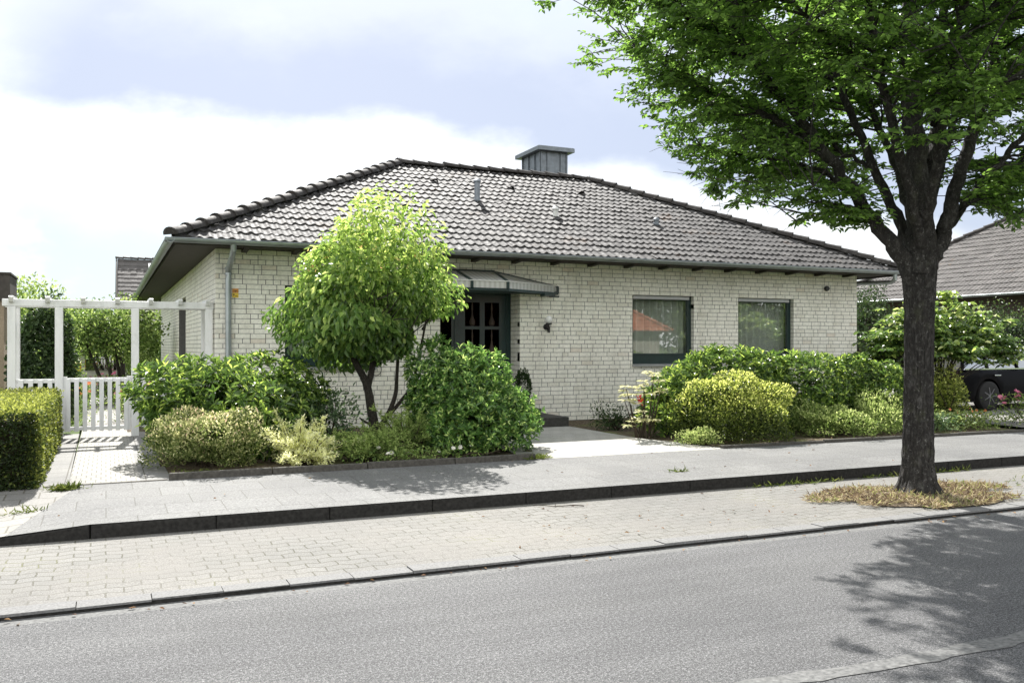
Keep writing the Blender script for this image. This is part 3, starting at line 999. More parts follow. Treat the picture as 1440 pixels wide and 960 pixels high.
def on_roof(px, py):
    """Point on the front roof plane seen towards (px,py)."""
    d = along(px, py, 1) - np.array((0, 0, CAMZ))
    # plane z = z0 + (y-EY)*TP
    k = (z0 - EY * TP - CAMZ) / (d[2] - d[1] * TP)
    return np.array((0, 0, CAMZ)) + d * k


for (px, py) in ((609, 256), (716, 266), (815, 273), (568, 292)):
    p = on_roof(px, py)
    m = MB()
    u = np.array((1., 0, 0)); s = np.array((0, CP, SP)); n = np.array((0, -SP, CP))
    vs, fs = [], []
    K = 8
    for (q, hh, w) in ((-.10, .075, .09), (-.04, .08, .085), (.07, .05, .07), (.16, .02, .04)):
        for k in range(K):
            a = PI * k / (K - 1)
            vs.append(p + s * q + u * math.cos(a) * w + n * (.03 + math.sin(a) * hh))
    for i in range(3):
        for k in range(K - 1): fs.append((i * K + k, i * K + k + 1, (i + 1) * K + k + 1, (i + 1) * K + k))
    m.add(vs, fs); m.build('vent_tile', M['tile_cap'], house, smooth=True)
for (px, py, h, r, mt) in ((671, 284, .42, .06, 'lead'), (781, 306, .16, .055, 'whitepl'), (923, 318, .12, .05, 'zincd')):
    p = on_roof(px, py)
    m = MB()
    m.lathe((p[0], p[1], p[2] - .05), [(r, 0), (r, h + .05), (r * 1.35, h + .055), (r * 1.35, h + .09), (r * .7, h + .12)], 14)
    m.obox(p + np.array((0, -.0, .05)), (1, 0, 0), (0, CP, SP), (0, -SP, CP), .12, .14, .02)
    m.build('vent_pipe', M[mt], house)

# chimney clad in sheet zinc
cx0, cx1, cy0, cy1, cz1 = 10.72, 11.51, 21.9, 23.05, 6.93
m = MB(); m.box(cx0, cx1, cy0, cy1, 4.9, cz1)
ch = m.build('chimney', M['zincd'], house)
for f in (.01, .25, .76, .99):
    x = cx0 + (cx1 - cx0) * f
    m = MB(); m.box(x - .012, x + .012, cy0 - .034, cy0 - .002, 5.0, cz1); m.build('standing_seam', M['zincd'], ch)
for f in (.015, .30, .64, .985):
    y = cy0 + (cy1 - cy0) * f
    m = MB(); m.box(cx0 - .034, cx0 - .002, y - .014, y + .014, 5.0, cz1); m.build('standing_seam', M['zincd'], ch)
    m = MB(); m.box(cx1 + .002, cx1 + .034, y - .014, y + .014, 5.0, cz1); m.build('standing_seam', M['zincd'], ch)
m = MB(); m.box(cx0 - .16, cx1 + .16, cy0 - .18, cy1 + .18, cz1 + .002, cz1 + .11); m.box(cx0 - .14, cx1 + .14, cy0 - .16, cy1 + .16, cz1 + .11, cz1 + .125)
m.build('chimney_cap', M['zincd'], ch, bevel=.006)
m = MB(); m.tube([(11.35, 20.4, 5.88), (11.40, 20.4, 6.07)], .008, 6); m.build('lightning_rod', M['grey'], house)

# soffit, fascia, gutters, downpipes, rafter ends
m = MB()
m.box(EX0 + .06, EX1 - .06, EY + .05, WY + .05, 3.286, 3.31)
m.box(EX0 + .06, WX0 + .05, WY + .052, 35.4, 3.286, 3.31)
m.box(WX1 - .05, EX1 - .06, WY + .052, 25.4, 3.286, 3.31)
m.box(EX0 + .04, EX1 - .04, EY + .02, EY + .05, 3.25, 3.36)
m.box(EX0 + .03, EX0 + .06, EY + .05, 35.4, 3.25, 3.36)
m.box(EX1 - .06, EX1 - .03, EY + .05, 25.4, 3.25, 3.36)
m.box(WX0 + .1, 11.4, 25.2, 35.4, 3.29, 3.31)
m.build('soffit', M['soffit'], house)
m = MB()
for i in range(18):
    x = 2.12 + .83 * i
    if x > 15.8: break
    m = MB()
    m.add([(x - .045, 15.10, 3.288), (x + .045, 15.10, 3.288), (x + .045, 15.69, 3.288), (x - .045, 15.69, 3.288),
           (x - .045, 15.36, 3.25), (x + .045, 15.36, 3.25), (x + .045, 15.69, 3.225), (x - .045, 15.69, 3.225)],
          [(0, 3, 2, 1), (4, 5, 6, 7), (0, 1, 5, 4), (1, 2, 6, 5), (2, 3, 7, 6), (3, 0, 4, 7)])
    m.build('rafter_end', M['soffit'], house)

def gutter(m, a, b, out, r=.068):
    a, b, out = np.array(a, float), np.array(b, float), np.array(out, float)
    K = 9
    vs = []
    for p in (a, b):
        for rr in (r, r - .006):
            for k in range(K):
                w = PI + PI * k / (K - 1)
                vs.append(p + out * math.cos(w) * rr + np.array((0, 0, 1.)) * math.sin(w) * rr)
    fs = []
    for k in range(K - 1):
        fs.append((k, k + 1, 2 * K + k + 1, 2 * K + k))
        fs.append((K + k + 1, K + k, 3 * K + k, 3 * K + k + 1))
    for k in (0, K - 1): fs.append((k, K + k, 3 * K + k, 2 * K + k))
    fs.append(tuple(list(range(K)) + list(range(2 * K - 1, K - 1, -1))))
    fs.append(tuple(list(range(2 * K, 3 * K)) + list(range(4 * K - 1, 3 * K - 1, -1))))
    m.add(vs, fs)
    rim = a + out * -r, b + out * -r
    rim2 = a + out * r, b + out * r
    m.tube([rim[0], rim[1]], .010, 6); m.tube([rim2[0], rim2[1]], .010, 6)


m = MB()
gutter(m, (EX0 - .14, EY - .06, 3.335), (EX1 + .14, EY - .06, 3.335), (0, 1, 0))
gutter(m, (EX0 - .06, EY - .13, 3.331), (EX0 - .06, 35.6, 3.331), (1, 0, 0))
gutter(m, (EX1 + .06, EY - .13, 3.331), (EX1 + .06, 25.6, 3.331), (1, 0, 0))
gt = m.build('rain_gutter', M['zinc'], house)
m = MB()
m.tube([(1.86, 14.95, 3.29), (1.86, 14.97, 3.20), (1.86, 15.15, 3.10), (1.86, 15.50, 2.98), (1.86, 15.63, 2.90), (1.86, 15.635, 2.75), (1.86, 15.635, .2)], .048, 14)
for z in (2.95, 2.86, 2.5, 1.4): m.lathe((1.86, 15.635, z), [(.048, -.02), (.056, -.018), (.056, .018), (.048, .02)], 14)
m.build('downpipe', M['zinc'], house, smooth=True)
m = MB()
m.tube([(16.2, 14.95, 3.29), (16.2, 14.96, 3.15), (16.2, 15.06, 3.10), (16.2, 16.8, 3.17), (15.95, 17.0, 3.05), (15.88, 17.0, 2.9), (15.88, 17.0, .2)], .048, 12)
m.build('downpipe', M['zinc'], house, smooth=True)

# windows
def window(x0, x1, za, zb, curtain_seed, openw=False):
    y = WY + .10
    fr = MB()
    w = .075
    fr.box(x0 + .001, x0 + w, y, y + .07, za + .001, zb - .001); fr.box(x1 - w * 1.25, x1 - .001, y, y + .07, za + .001, zb - .001)
    fr.box(x0 + w, x1 - w * 1.25, y + .001, y + .069, zb - .10, zb - .001)
    fr.box(x0 + w, x1 - w * 1.25, y + .001, y + .069, za + .001, za + .20)
    fr.box(x0 + .001, x1 - .001, y - .012, y - .001, za + .19, za + .215)
    f = fr.build('window', M['green'], house, bevel=.004)
    p = MB(); p.box(x0 + w - .01, x1 - w * 1.2, y + .03, y + .038, za + .19, zb - .09)
    p.build('pane', M['pane'], f)
    b = MB(); b.box(x0 + .05, x1 - .08, y - .045, y - .001, zb - .085, zb - .022)
    b.build('shutter_rail', M['grey'], f)
    s = MB()
    s.add([(x0 + .002, y - .15, za - .015), (x1 - .002, y - .15, za - .015), (x1 - .002, y - .002, za + .004), (x0 + .002, y - .002, za + .004),
           (x0 + .002, y - .15, za - .045), (x1 - .002, y - .15, za - .045), (x1 - .002, y - .002, za - .04), (x0 + .002, y - .002, za - .04)],
          [(0, 1, 2, 3), (7, 6, 5, 4), (0, 4, 5, 1), (1, 5, 6, 2), (2, 6, 7, 3), (3, 7, 4, 0)])
    s.build('sill', M['grey'], f)
    if curtain_seed:
        rg = np.random.default_rng(curtain_seed)
        c = MB()
        n = 110
        xs = np.linspace(x0 - .05, x1 + .05, n)
        ph = np.cumsum(rg.uniform(.32, .75, n))
        gap = rg.uniform(.2, .8)
        yy = y + .20 + .06 * np.sin(ph) + .015 * np.sin(ph * .37)
        vs = [(xs[i], yy[i], .75) for i in range(n)] + [(xs[i], yy[i] + .006 * math.sin(i), 2.78) for i in range(n)]
        c.add(vs, [(i, i + 1, n + i + 1, n + i) for i in range(n - 1)])
        c.build('curtain', M['curtain'], f, smooth=True)
    return f


window(2.80, 4.42, 1.29, 2.71, 31)
window(9.76, 11.27, 1.29, 2.71, 32)
window(12.42, 13.95, 1.29, 2.71, 33)
# window in the left wall, set deep in its reveal
m = MB(); m.box(WX0 + .16, WX0 + .23, 21.82, 23.91, .9, 2.79)
sw = m.build('window', M['green'], house)
m = MB(); m.box(WX0 + .15, WX0 + .158, 21.95, 23.78, 1.0, 2.68); m.build('pane', M['carglass'], sw)

# front door in its recess
yd = 16.12
m = MB()
m.box(5.622, 5.70, yd, yd + .08, .6, 2.795); m.box(7.15, 7.238, yd, yd + .08, .6, 2.795)
m.box(5.70, 7.15, yd + .001, yd + .079, 2.66, 2.794)
m.box(6.06, 6.13, yd + .001, yd + .079, .6, 2.66)
m.box(5.622, 7.238, yd - .01, yd + .12, .55, .60)
df = m.build('door_frame', M['green'], house, bevel=.004)
def panelled(x0, x1, name):
    m = MB()
    cols = [(x0 + .15, (x0 + x1) / 2 - .05), ((x0 + x1) / 2 + .05, x1 - .15)]
    zs = [(1.02, 1.36), (1.50, 1.98), (2.04, 2.50)]
    # stiles and rails
    xs = [x0, cols[0][0], cols[0][1], cols[1][0], cols[1][1], x1]
    for i in (0, 2, 4): m.box(xs[i], xs[i + 1], yd + .015, yd + .065, .605, 2.655)
    for a, b in cols:
        zz = [.605, 1.02, 1.36, 1.50, 1.98, 2.04, 2.50, 2.655]
        for k in (0, 2, 4, 6): m.box(a, b, yd + .016, yd + .064, zz[k], zz[k + 1])
    d = m.build(name, M['green'], house)
    g = MB()
    for a, b in cols:
        for za, zb in zs: g.box(a, b, yd + .036, yd + .042, za, zb)
    g.build('door_glass', M['pane_door'], d)
    for a, b in cols:                                  # turned wooden ornament in each light
        for za, zb in zs:
            o = MB()
            c = ((a + b) / 2, yd + .028, za)
            h = zb - za
            o.lathe(c, [(.012, 0), (.055, h * .06), (.06, h * .2), (.022, h * .42), (.012, h * .6), (.02, h * .72), (.008, h)], 10)
            o.build('door_ornament', M['wood'], d, smooth=True)
    return d
d1 = panelled(6.132, 7.148, 'door')
m = MB(); m.box(5.702, 6.058, yd + .02, yd + .06, .605, 2.655); sp_ = m.build('side_panel', M['green'], house)
m = MB(); m.box(5.76, 6.0, yd + .012, yd + .019, 1.0, 2.5); m.build('door_glass', M['pane_door'], sp_)
m = MB(); m.tube([(6.20, yd + .01, 1.58), (6.20, yd - .05, 1.58), (6.20, yd - .05, 1.42), (6.31, yd - .05, 1.42)], .012, 8)
m.build('handle', M['chrome'], d1, smooth=True)

# steps to the door
m = MB(); m.box(5.2, 7.42, 14.02, 15.69, .1, .415); m.box(5.63, 7.235, 15.69, 16.30, .1, .415)
st = m.build('step', M['step'], house, bevel=.012)
m = MB(); m.box(5.3, 7.08, 14.42, 15.69, .415, .545); m.box(5.64, 7.23, 15.69, 16.28, .415, .56)
m.build('step', M['step'], house, bevel=.012)

# glazed canopy over the door
cz = 2.655
pl = [(4.40, WY - .01), (5.25, 14.9), (5.93, 14.9), (6.63, 14.9), (8.04, WY - .01)]
top = [(5.20, WY - .012, 3.06), (5.93, WY - .012, 3.06), (6.70, WY - .012, 3.06)]
zt, zb_ = cz + .165, cz + .045
m = MB()
for (x0, y0), (x1, y1) in zip(pl[:-1], pl[1:]):
    m.beam((x0, y0, cz + .02), (x1, y1, cz + .02), .05, .045)
m.beam((4.40, WY - .035, cz + .03), (8.04, WY - .035, cz + .03), .05, .06)
for (x, y), t3 in zip(pl[1:4], top):
    m.beam((x, y, zb_ - .02), (x, y, zt), .05, .05, (1, 0, 0))
    m.beam((x, y, zt), t3, .05, .035)
for (x, y), t3 in ((pl[0], top[0]), (pl[4], top[2])):
    m.beam((x, y - .01, zt - .01), (t3[0], t3[1] - .015, t3[2]), .04, .03)
    m.beam((x, y - .02, zb_ - .02), (x, y - .02, zt), .04, .04, (1, 0, 0))
m.beam((5.2, WY - .02, 3.07), (6.7, WY - .02, 3.07), .03, .04)
m.box(7.55, 7.78, 15.25, 15.45, cz - .05, cz); m.box(7.7, 7.9, 15.33, 15.37, cz - .07, cz - .04)
cp = m.build('door_canopy', M['green'], house)
m = MB()
z_ = lambda p, z: (p[0], p[1], z)
m.add([z_(pl[1], zt), z_(pl[2], zt), top[1], top[0]], [(0, 1, 2, 3)])
m.add([z_(pl[2], zt), z_(pl[3], zt), top[2], top[1]], [(0, 1, 2, 3)])
m.add([z_(pl[3], zt), z_(pl[4], zt), top[2]], [(0, 1, 2)])
m.add([z_(pl[0], zt), z_(pl[1], zt), top[0]], [(0, 1, 2)])
for a, b in zip(pl[:-1], pl[1:]): m.add([z_(a, zb_), z_(b, zb_), z_(b, zt), z_(a, zt)], [(0, 1, 2, 3)])
m.build('canopy_glass', M['acryl'], cp)
m = MB()
for a, b in zip(pl[:-1], pl[1:]): m.beam(z_(a, zt + .008), z_(b, zt + .008), .03, .018)
m.build('canopy_trim', M['whitepl'], cp)

# wall lamp
m = MB()
m.lathe((7.80, WY - .002, 2.03), [(.055, -.02), (.06, -.01), (.06, 0)], 14, 'y')
m.tube([(7.80, WY - .02, 2.03), (7.80, WY - .09, 2.01), (7.80, WY - .13, 2.03), (7.80, WY - .13, 2.08)], .014, 8)
m.lathe((7.80, WY - .13, 2.07), [(.02, 0), (.06, .01), (.06, .03), (.03, .035)], 14)
m.box(7.83, 7.86, WY - .06, WY - .006, 1.92, 2.03)
wl = m.build('wall_lamp', M['black'], house)
m = MB(); m.lathe((7.80, WY - .13, 2.10), [(.03, 0), (.055, .03), (.065, .07), (.055, .11), (.03, .135), (.004, .14)], 18)
m.build('lamp_shade', M['globe'], wl, smooth=True)
# yellow gas plates beside the downpipe, small sensor at the right end
m = MB(); m.box(1.93, 2.03, WY - .012, WY - .001, 2.47, 2.545); gs = m.build('gas_plate', M['yellow'], house)
m = MB(); m.box(1.93, 2.03, WY - .012, WY - .001, 2.55, 2.62); gp = m.build('gas_plate', M['orange'], house)
m = MB(); m.box(1.95, 2.01, WY - .0145, WY - .013, 2.58, 2.59); m.box(1.975, 1.985, WY - .0145, WY - .013, 2.56, 2.578); m.build('plate_mark', M['wood'], gp)
m = MB(); m.box(1.945, 1.965, WY - .0145, WY - .013, 2.50, 2.53); m.box(1.975, 2.015, WY - .0145, WY - .013, 2.49, 2.50); m.build('plate_mark', M['wood'], gs)
m = MB(); m.lathe((14.88, WY - .01, 2.96), [(.05, -.06), (.06, -.03), (.06, 0)], 12, 'y'); m.build('motion_sensor', M['black'], house)
# scroll of black wrought iron on the wall behind the ornamental tree
m = MB()
for k in range(3):
    a = np.linspace(0, 2 * PI * 1.15, 22)
    rr = .05 + .03 * k
    m.tube([(4.34 + .03 * k + rr * .9 * math.cos(w), WY - .02, 1.48 - .12 * k + rr * math.sin(w)) for w in a], .006, 5)
m.build('wall_ornament', M['black'], house)

# ================================================================== NEIGHBOURING BUILDINGS
def hip_house(name, label, x0, x1, y0, y1, ez, pitch, wall, tile, seed, over=.55, wz=.1, pt=.33, npf=13, cat='house', detail=True):
    t = thing(name, label, cat, ((x0 + x1) / 2, y0, wz))
    tp = math.tan(R_(pitch)); c, s = math.cos(R_(pitch)), math.sin(R_(pitch))
    hs = min(x1 - x0, y1 - y0) / 2
    L = hs / c
    W, D = x1 - x0, y1 - y0
    n = lambda x, y: (x * s, y * s, c)
    pls = [tile_plane((x0, y0, ez), (1, 0, 0), (0, c, s), n(0, -1), L, lambda q: q * c, lambda q: W - q * c, pt, .33, seed, npf),
           tile_plane((x0, y1, ez), (0, -1, 0), (c, 0, s), n(-1, 0), L, lambda q: q * c, lambda q: D - q * c, pt, .33, seed + 1, npf),
           tile_plane((x1, y0, ez), (0, 1, 0), (-c, 0, s), n(1, 0), L, lambda q: q * c, lambda q: D - q * c, pt, .31, seed + 2, 4),
           tile_plane((x1, y1, ez), (-1, 0, 0), (0, -c, s), n(0, 1), L, lambda q: q * c, lambda q: W - q * c, pt, .31, seed + 3, 4)]
    roof_mesh(pls, 'roof', M[tile], t)
    zr = ez + hs * tp + .03
    m = MB()
    if W > D: a, b = (x0 + hs, (y0 + y1) / 2, zr), (x1 - hs, (y0 + y1) / 2, zr)
    else: a, b = ((x0 + x1) / 2, y0 + hs, zr), ((x0 + x1) / 2, y1 - hs, zr)
    la, lb = ((a, a, b, b) if W > D else (a, b, a, b)), None
    for k, (cx, cy) in enumerate(((x0, y0), (x0, y1), (x1, y0), (x1, y1))):
        caps(m, (cx, cy, ez + .04), la[k], (0, 0, 1), .36, .125, k + seed)
    if np.linalg.norm(np.array(a) - np.array(b)) > .4: caps(m, a, b, (0, 0, 1), .36, .12, 9)
    m.build('ridge_caps', M['tile_cap'] if tile != 'tile_red' else M['tile_red'], t, smooth=True)
    m = MB(); m.box(x0 + over, x1 - over, y0 + over, y1 - over, wz, ez - .06)
    w_ = m.build('wall', M[wall], t)
    m = MB(); m.box(x0 + .03, x1 - .03, y0 + .03, y1 - .03, ez - .06, ez - .025)
    m.build('soffit', M['soffit'], t)
    m = MB()
    gutter(m, (x0 - .1, y0 - .06, ez), (x1 + .1, y0 - .06, ez), (0, 1, 0)); gutter(m, (x0 - .06, y0 - .1, ez - .003), (x0 - .06, y1 + .1, ez - .003), (1, 0, 0))
    m.build('rain_gutter', M['zinc'], t)
    return t


nb = hip_house('neighbour_house', 'neighbouring house on the right with grey tiled hip roof above the parked car', 25.5, 37.5, 13.8, 27.6, 3.3, 32, 'wood', 'tile_far', 51, .6)
m = MB(); m.box(26.075, 26.098, 18.0, 20.0, 1.0, 2.4); wd_ = m.build('window', M['green'], nb)
m = MB(); m.box(26.06, 26.07, 18.1, 19.9, 1.1, 2.3); m.build('pane', M['carglass'], wd_)

# left neighbour's flat roofed brick garage
t = thing('brick_garage', 'brown brick garage with black fascia at the left edge beside the white pergola', 'garage', (-4.6, 18.4, .1))
m = MB(); m.box(-8.0, -1.66, 18.40, 19.6, .1, 2.47); m.build('wall', M['ybrick'], t)
m = MB(); m.box(-8.1, -1.56, 18.30, 19.7, 2.475, 2.93); m.box(-8.12, -1.54, 18.28, 19.72, 2.93, 2.97); m.build('fascia', M['soffit'], t, bevel=.006)

# house with gable roof far behind
t = thing('gabled_house', 'distant house with steep brown tiled gable roof behind the pergola', 'house', (7, 48, .1))
p55 = R_(40); c, s = math.cos(p55), math.sin(p55)
L = 4.6 / c
roof_mesh([tile_plane((.55, 47.4, 2.4), (1, 0, 0), (0, c, s), (0, -s, c), L, lambda q: 0, lambda q: 13.0, .36, .31, 61, 5),
           tile_plane((13.55, 56.6, 2.4), (-1, 0, 0), (0, -c, s), (0, s, c), L, lambda q: 0, lambda q: 13.0, .36, .31, 62, 4)], 'roof', M['tile_far'], t)
m = MB(); m.box(.9, 13.2, 47.9, 56.1, .1, 2.5)
m.prism([(47.9, 2.5), (56.1, 2.5), (52.0, 5.9)], 'x', .9, 13.2)
m.build('wall', M['plaster'], t)
m = MB()
zt_ = 2.4 + 4.6 * math.tan(p55)
m.beam((.50, 47.35, 2.38), (.50, 52.0, zt_), .06, .22); m.beam((.50, 56.65, 2.38), (.50, 52.0, zt_), .06, .22)
m.build('verge_board', M['soffit'], t)
m = MB(); caps(m, (.5, 52, zt_ + .04), (13.6, 52, zt_ + .04), (0, 0, 1), .36, .12, 4); m.build('ridge_caps', M['tile_cap'], t, smooth=True)
m = MB(); m.obox(np.array((2.3, 47.4, 2.4)) + np.array((0, c, s)) * 5.35 + np.array((0, -s, c)) * .1, (1, 0, 0), (0, c, s), (0, -s, c), .5, .4, .06); m.build('skylight', M['whitepl'], t)

# red roofed house across the street, seen as a reflection in the windows
opp = hip_house('red_roofed_house', 'red roofed brick house across the street mirrored in the front windows', 16.0, 28.8, -19.5, -10.5, 2.5, 35, 'redbrick', 'tile_red', 71, .5, .1, .36, 5)
m = MB(); m.box(24.0, 25.6, -10.998, -10.95, 1.0, 2.2); w_ = m.build('window', M['white'], opp)
m = MB(); m.box(24.08, 25.52, -10.948, -10.94, 1.08, 2.12); m.build('pane', M['carglass'], w_)

# ================================================================== PERGOLA AND GATE
pg = thing('white_pergola', 'white painted timber pergola framing the garden gate left of the bungalow', 'pergola', (-.12, 15.9, .2))
PX = (-1.33, -.675, .433, 1.575)
for x in PX:
    m = MB(); m.box(x - .058, x + .058, 15.85, 15.965, .15, 2.27); m.build('post', M['white'], pg, bevel=.006)
for x in (PX[0] + .03, PX[3] - .03):
    m = MB(); m.box(x - .05, x + .05, 16.28, 16.38, .15, 2.27); m.build('post', M['white'], pg, bevel=.006)
m = MB(); m.box(-1.46, 1.65, 15.855, 15.96, 2.272, 2.385); m.build('beam', M['white'], pg, bevel=.008)
m = MB(); m.box(-1.46, 1.65, 16.275, 16.385, 2.272, 2.385); m.build('beam', M['white'], pg, bevel=.008)
for x in (-1.33, -.83, -.33, .17, .67, 1.12, 1.55):
    m = MB(); m.prism([(15.74, 2.40), (15.74, 2.42), (15.78, 2.43), (16.46, 2.43), (16.50, 2.42), (16.50, 2.40), (16.46, 2.34), (16.39, 2.33), (16.39, 2.387), (15.85, 2.387), (15.85, 2.33), (15.78, 2.34)], 'x', x - .032, x + .032)
    m.build('rafter', M['white'], pg)
# low picket fence panels between the posts
def pickets(x0, x1, name, parent, n, za, zb, y=15.905):
    m = MB()
    m.box(x0, x1, y - .02, y + .02, zb - .065, zb)
    m.box(x0, x1, y - .02, y + .02, za, za + .055)
    w = (x1 - x0) / n
    for i in range(n):
        c = x0 + (i + .5) * w
        m.box(c - .033, c + .033, y - .042, y - .021, za - .02, zb - .015)
    return m.build(name, M['white'], parent, bevel=.003)
pickets(PX[0] + .06, PX[1] - .06, 'fence_panel', pg, 4, .35, 1.14)
pickets(PX[2] + .06, PX[3] - .06, 'fence_panel', pg, 7, .35, 1.14)
gt_ = pickets(PX[1] + .07, PX[2] - .075, 'gate', pg, 8, .32, 1.15)
for x in (PX[1] + .085, PX[2] - .095):
    m = MB(); m.box(x - .032, x + .032, 15.88, 15.93, .30, 1.17); m.build('gate_stile', M['white'], gt_)
m = MB(); m.tube([(.30, 15.86, 1.0), (.30, 15.80, 1.0), (.23, 15.80, 1.0)], .01, 8); m.build('handle', M['grey'], gt_)

# ================================================================== STREET TREE
def catmull(P, n):
    P = np.array(P, float)
    Q = np.concatenate([[2 * P[0] - P[1]], P, [2 * P[-1] - P[-2]]])
    out = []
    for i in range(len(P) - 1):
        a, b, c, d = Q[i:i + 4]
        for t in np.linspace(0, 1, n, endpoint=False):
            out.append(.5 * ((2 * b) + (c - a) * t + (2 * a - 5 * b + 4 * c - d) * t * t + (3 * b - a - 3 * c + d) * t ** 3))
    out.append(P[-1])
    return np.array(out)


TB = np.array((7.97, 7.05, .06))
tree = thing('street_tree', 'large street tree with grey ridged trunk growing beside the kerb', 'tree', tuple(TB))
rg = np.random.default_rng(17)
tm = MB()
# trunk with flare and slightly fluted section
trunk_z = [.0, .05, .14, .35, .8, 1.4, 2.0, 2.35, 2.6, 2.85]
trunk_r = [.262, .222, .188, .164, .151, .146, .152, .174, .186, .15]
vs, fs = [], []
K = 96
zs_ = np.concatenate([np.linspace(0, .4, 22), np.linspace(.43, 2.85, 90)])
rph = rg.uniform(0, 6.28, 12)
for z in zs_:
    r = float(np.interp(z, trunk_z, trunk_r))
    flare = max(0, 1 - z / .34)
    for k in range(K):
        w = 2 * PI * k / K
        fl = 1 + (.06 * math.sin(3 * w + .7) + .045 * math.sin(5 * w + z * 1.3)) * (1.0 if z > 2 else .8)
        fl += flare ** 2 * (.22 * max(0, math.sin(4 * w + .4)) + .14 * max(0, math.sin(7 * w + 2)))
        q = w * 13 + .9 * math.sin(z * 2.3 + rph[0]) + .5 * math.sin(z * 7.1 + 2 * w)
        rd = -.0085 * abs(math.sin(q)) ** 3 - .005 * abs(math.sin(w * 21 + 1.3 * math.sin(z * 5 + rph[1]) + rph[2])) ** 4
        rd += .004 * math.sin(z * 31 + 4 * math.sin(w * 5)) * math.sin(w * 9 + rph[3]) + rg.normal() * .0014
        rr = r * fl + rd
        vs.append((TB[0] + .02 * z + rr * math.cos(w), TB[1] + rr * math.sin(w), TB[2] + z))
for i in range(len(zs_) - 1):
    for k in range(K): fs.append((i * K + k, i * K + (k + 1) % K, (i + 1) * K + (k + 1) % K, (i + 1) * K + k))
fs.append(tuple(range((len(zs_) - 1) * K, len(zs_) * K)))
tm.add(vs, fs)
A = along
limbs = [  # control points (seen position, depth), base radius, tip radius
    ([A(1285, 395, 9.7), A(1262, 352, 9.65), A(1222, 300, 9.6), A(1152, 205, 9.5), A(1068, 95, 9.3), A(1000, -20, 9.1), A(940, -120, 9.0)], .125, .022),
    ([A(1290, 372, 9.8), A(1268, 322, 10.0), A(1232, 240, 10.3), A(1180, 120, 10.7), A(1130, -10, 11.0), A(1090, -140, 11.2)], .095, .02),
    ([A(1292, 385, 9.7), A(1293, 320, 9.72), A(1290, 240, 9.75), A(1282, 120, 9.8), A(1276, -20, 9.8), A(1272, -200, 9.8), A(1270, -400, 9.8)], .205, .04),
    ([A(1293, 300, 9.72), A(1310, 215, 9.9), A(1322, 110, 10.2), A(1328, -10, 10.5), A(1335, -160, 10.8)], .13, .025),
    ([A(1300, 385, 9.68), A(1324, 335, 9.65), A(1345, 265, 9.6), A(1372, 165, 9.5), A(1408, 55, 9.4), A(1450, -60, 9.3), A(1490, -180, 9.2)], .125, .025),
    ([A(1322, 345, 9.72), A(1358, 285, 9.9), A(1402, 232, 10.1), A(1450, 185, 10.3), A(1530, 110, 10.5), A(1620, 20, 10.6)], .065, .018),
    ([A(1296, 345, 9.6), A(1272, 240, 9.2), A(1240, 110, 8.7), A(1205, -60, 8.2), A(1180, -230, 7.8)], .085, .02),
    ([A(1300, 330, 9.55), A(1318, 215, 9.0), A(1345, 70, 8.4), A(1375, -110, 7.9)], .08, .02),
    ([A(1298, 330, 9.9), A(1320, 240, 10.5), A(1350, 140, 11.3), A(1375, 20, 12.0), A(1400, -100, 12.5)], .075, .02),
    ([A(1290, 330, 9.9), A(1262, 240, 10.6), A(1225, 150, 11.5), A(1190, 30, 12.3), A(1160, -90, 12.8)], .075, .02),
    ([A(1152, 205, 9.5), A(1075, 160, 9.4), A(1005, 130, 9.3), A(950, 100, 9.2), A(925, 80, 9.1)], .045, .010),
    ([A(1210, 285, 9.6), A(1150, 240, 9.9), A(1080, 222, 10.1), A(1040, 218, 10.2), A(1015, 212, 10.2)], .035, .009),
    ([A(1068, 95, 9.3), A(995, 40, 9.1), A(930, 10, 8.9), A(875, -20, 8.8)], .04, .010),
    ([A(1180, 120, 10.7), A(1090, 60, 11.0), A(1020, 10, 11.2), A(960, -50, 11.3)], .04, .010),
    ([A(1232, 240, 10.3), A(1170, 205, 10.8), A(1100, 175, 11.2), A(1030, 150, 11.5)], .035, .009),
    ([A(1372, 165, 9.5), A(1440, 90, 9.5), A(1530, 20, 9.5), A(1640, -40, 9.5)], .045, .010),
    ([A(1402, 232, 10.1), A(1450, 225, 10.3), A(1520, 215, 10.4), A(1610, 190, 10.4)], .03, .009),
    ([A(1240, 300, 9.62), A(1200, 292, 9.5), A(1155, 285, 9.4), A(1115, 282, 9.4)], .02, .007),
    ([A(1250, 325, 9.6), A(1225, 318, 9.8), A(1195, 315, 9.9)], .016, .006),
    ([A(1340, 285, 9.6), A(1358, 285, 9.55), A(1378, 280, 9.5)], .014, .006),
    ([A(1240, 110, 8.7), A(1150, 40, 8.3), A(1085, -30, 8.0)], .04, .010),
    ([A(1345, 70, 8.4), A(1420, -10, 8.1), A(1520, -90, 7.9)], .04, .010),
    ([A(1225, 150, 11.5), A(1150, 120, 12.0), A(1080, 70, 12.4), A(1020, 10, 12.6)], .035, .010),
    ([A(1350, 140, 11.3), A(1410, 110, 11.9), A(1480, 60, 12.3)], .035, .010),
    ([A(1276, -20, 9.8), A(1180, -150, 9.6), A(1080, -260, 9.4)], .06, .015),
    ([A(1276, -20, 9.8), A(1370, -160, 9.8), A(1480, -280, 9.8)], .06, .015),
    ([A(1272, -150, 9.8), A(1230, -290, 8.9), A(1180, -420, 8.3)], .05, .015),
    ([A(1272, -150, 9.8), A(1310, -290, 10.8), A(1330, -420, 11.5)], .05, .015),
]
lf = Leaves()
twm = MB()
ctr = np.array((TB[0], TB[1], 4.5))
LPTS = []
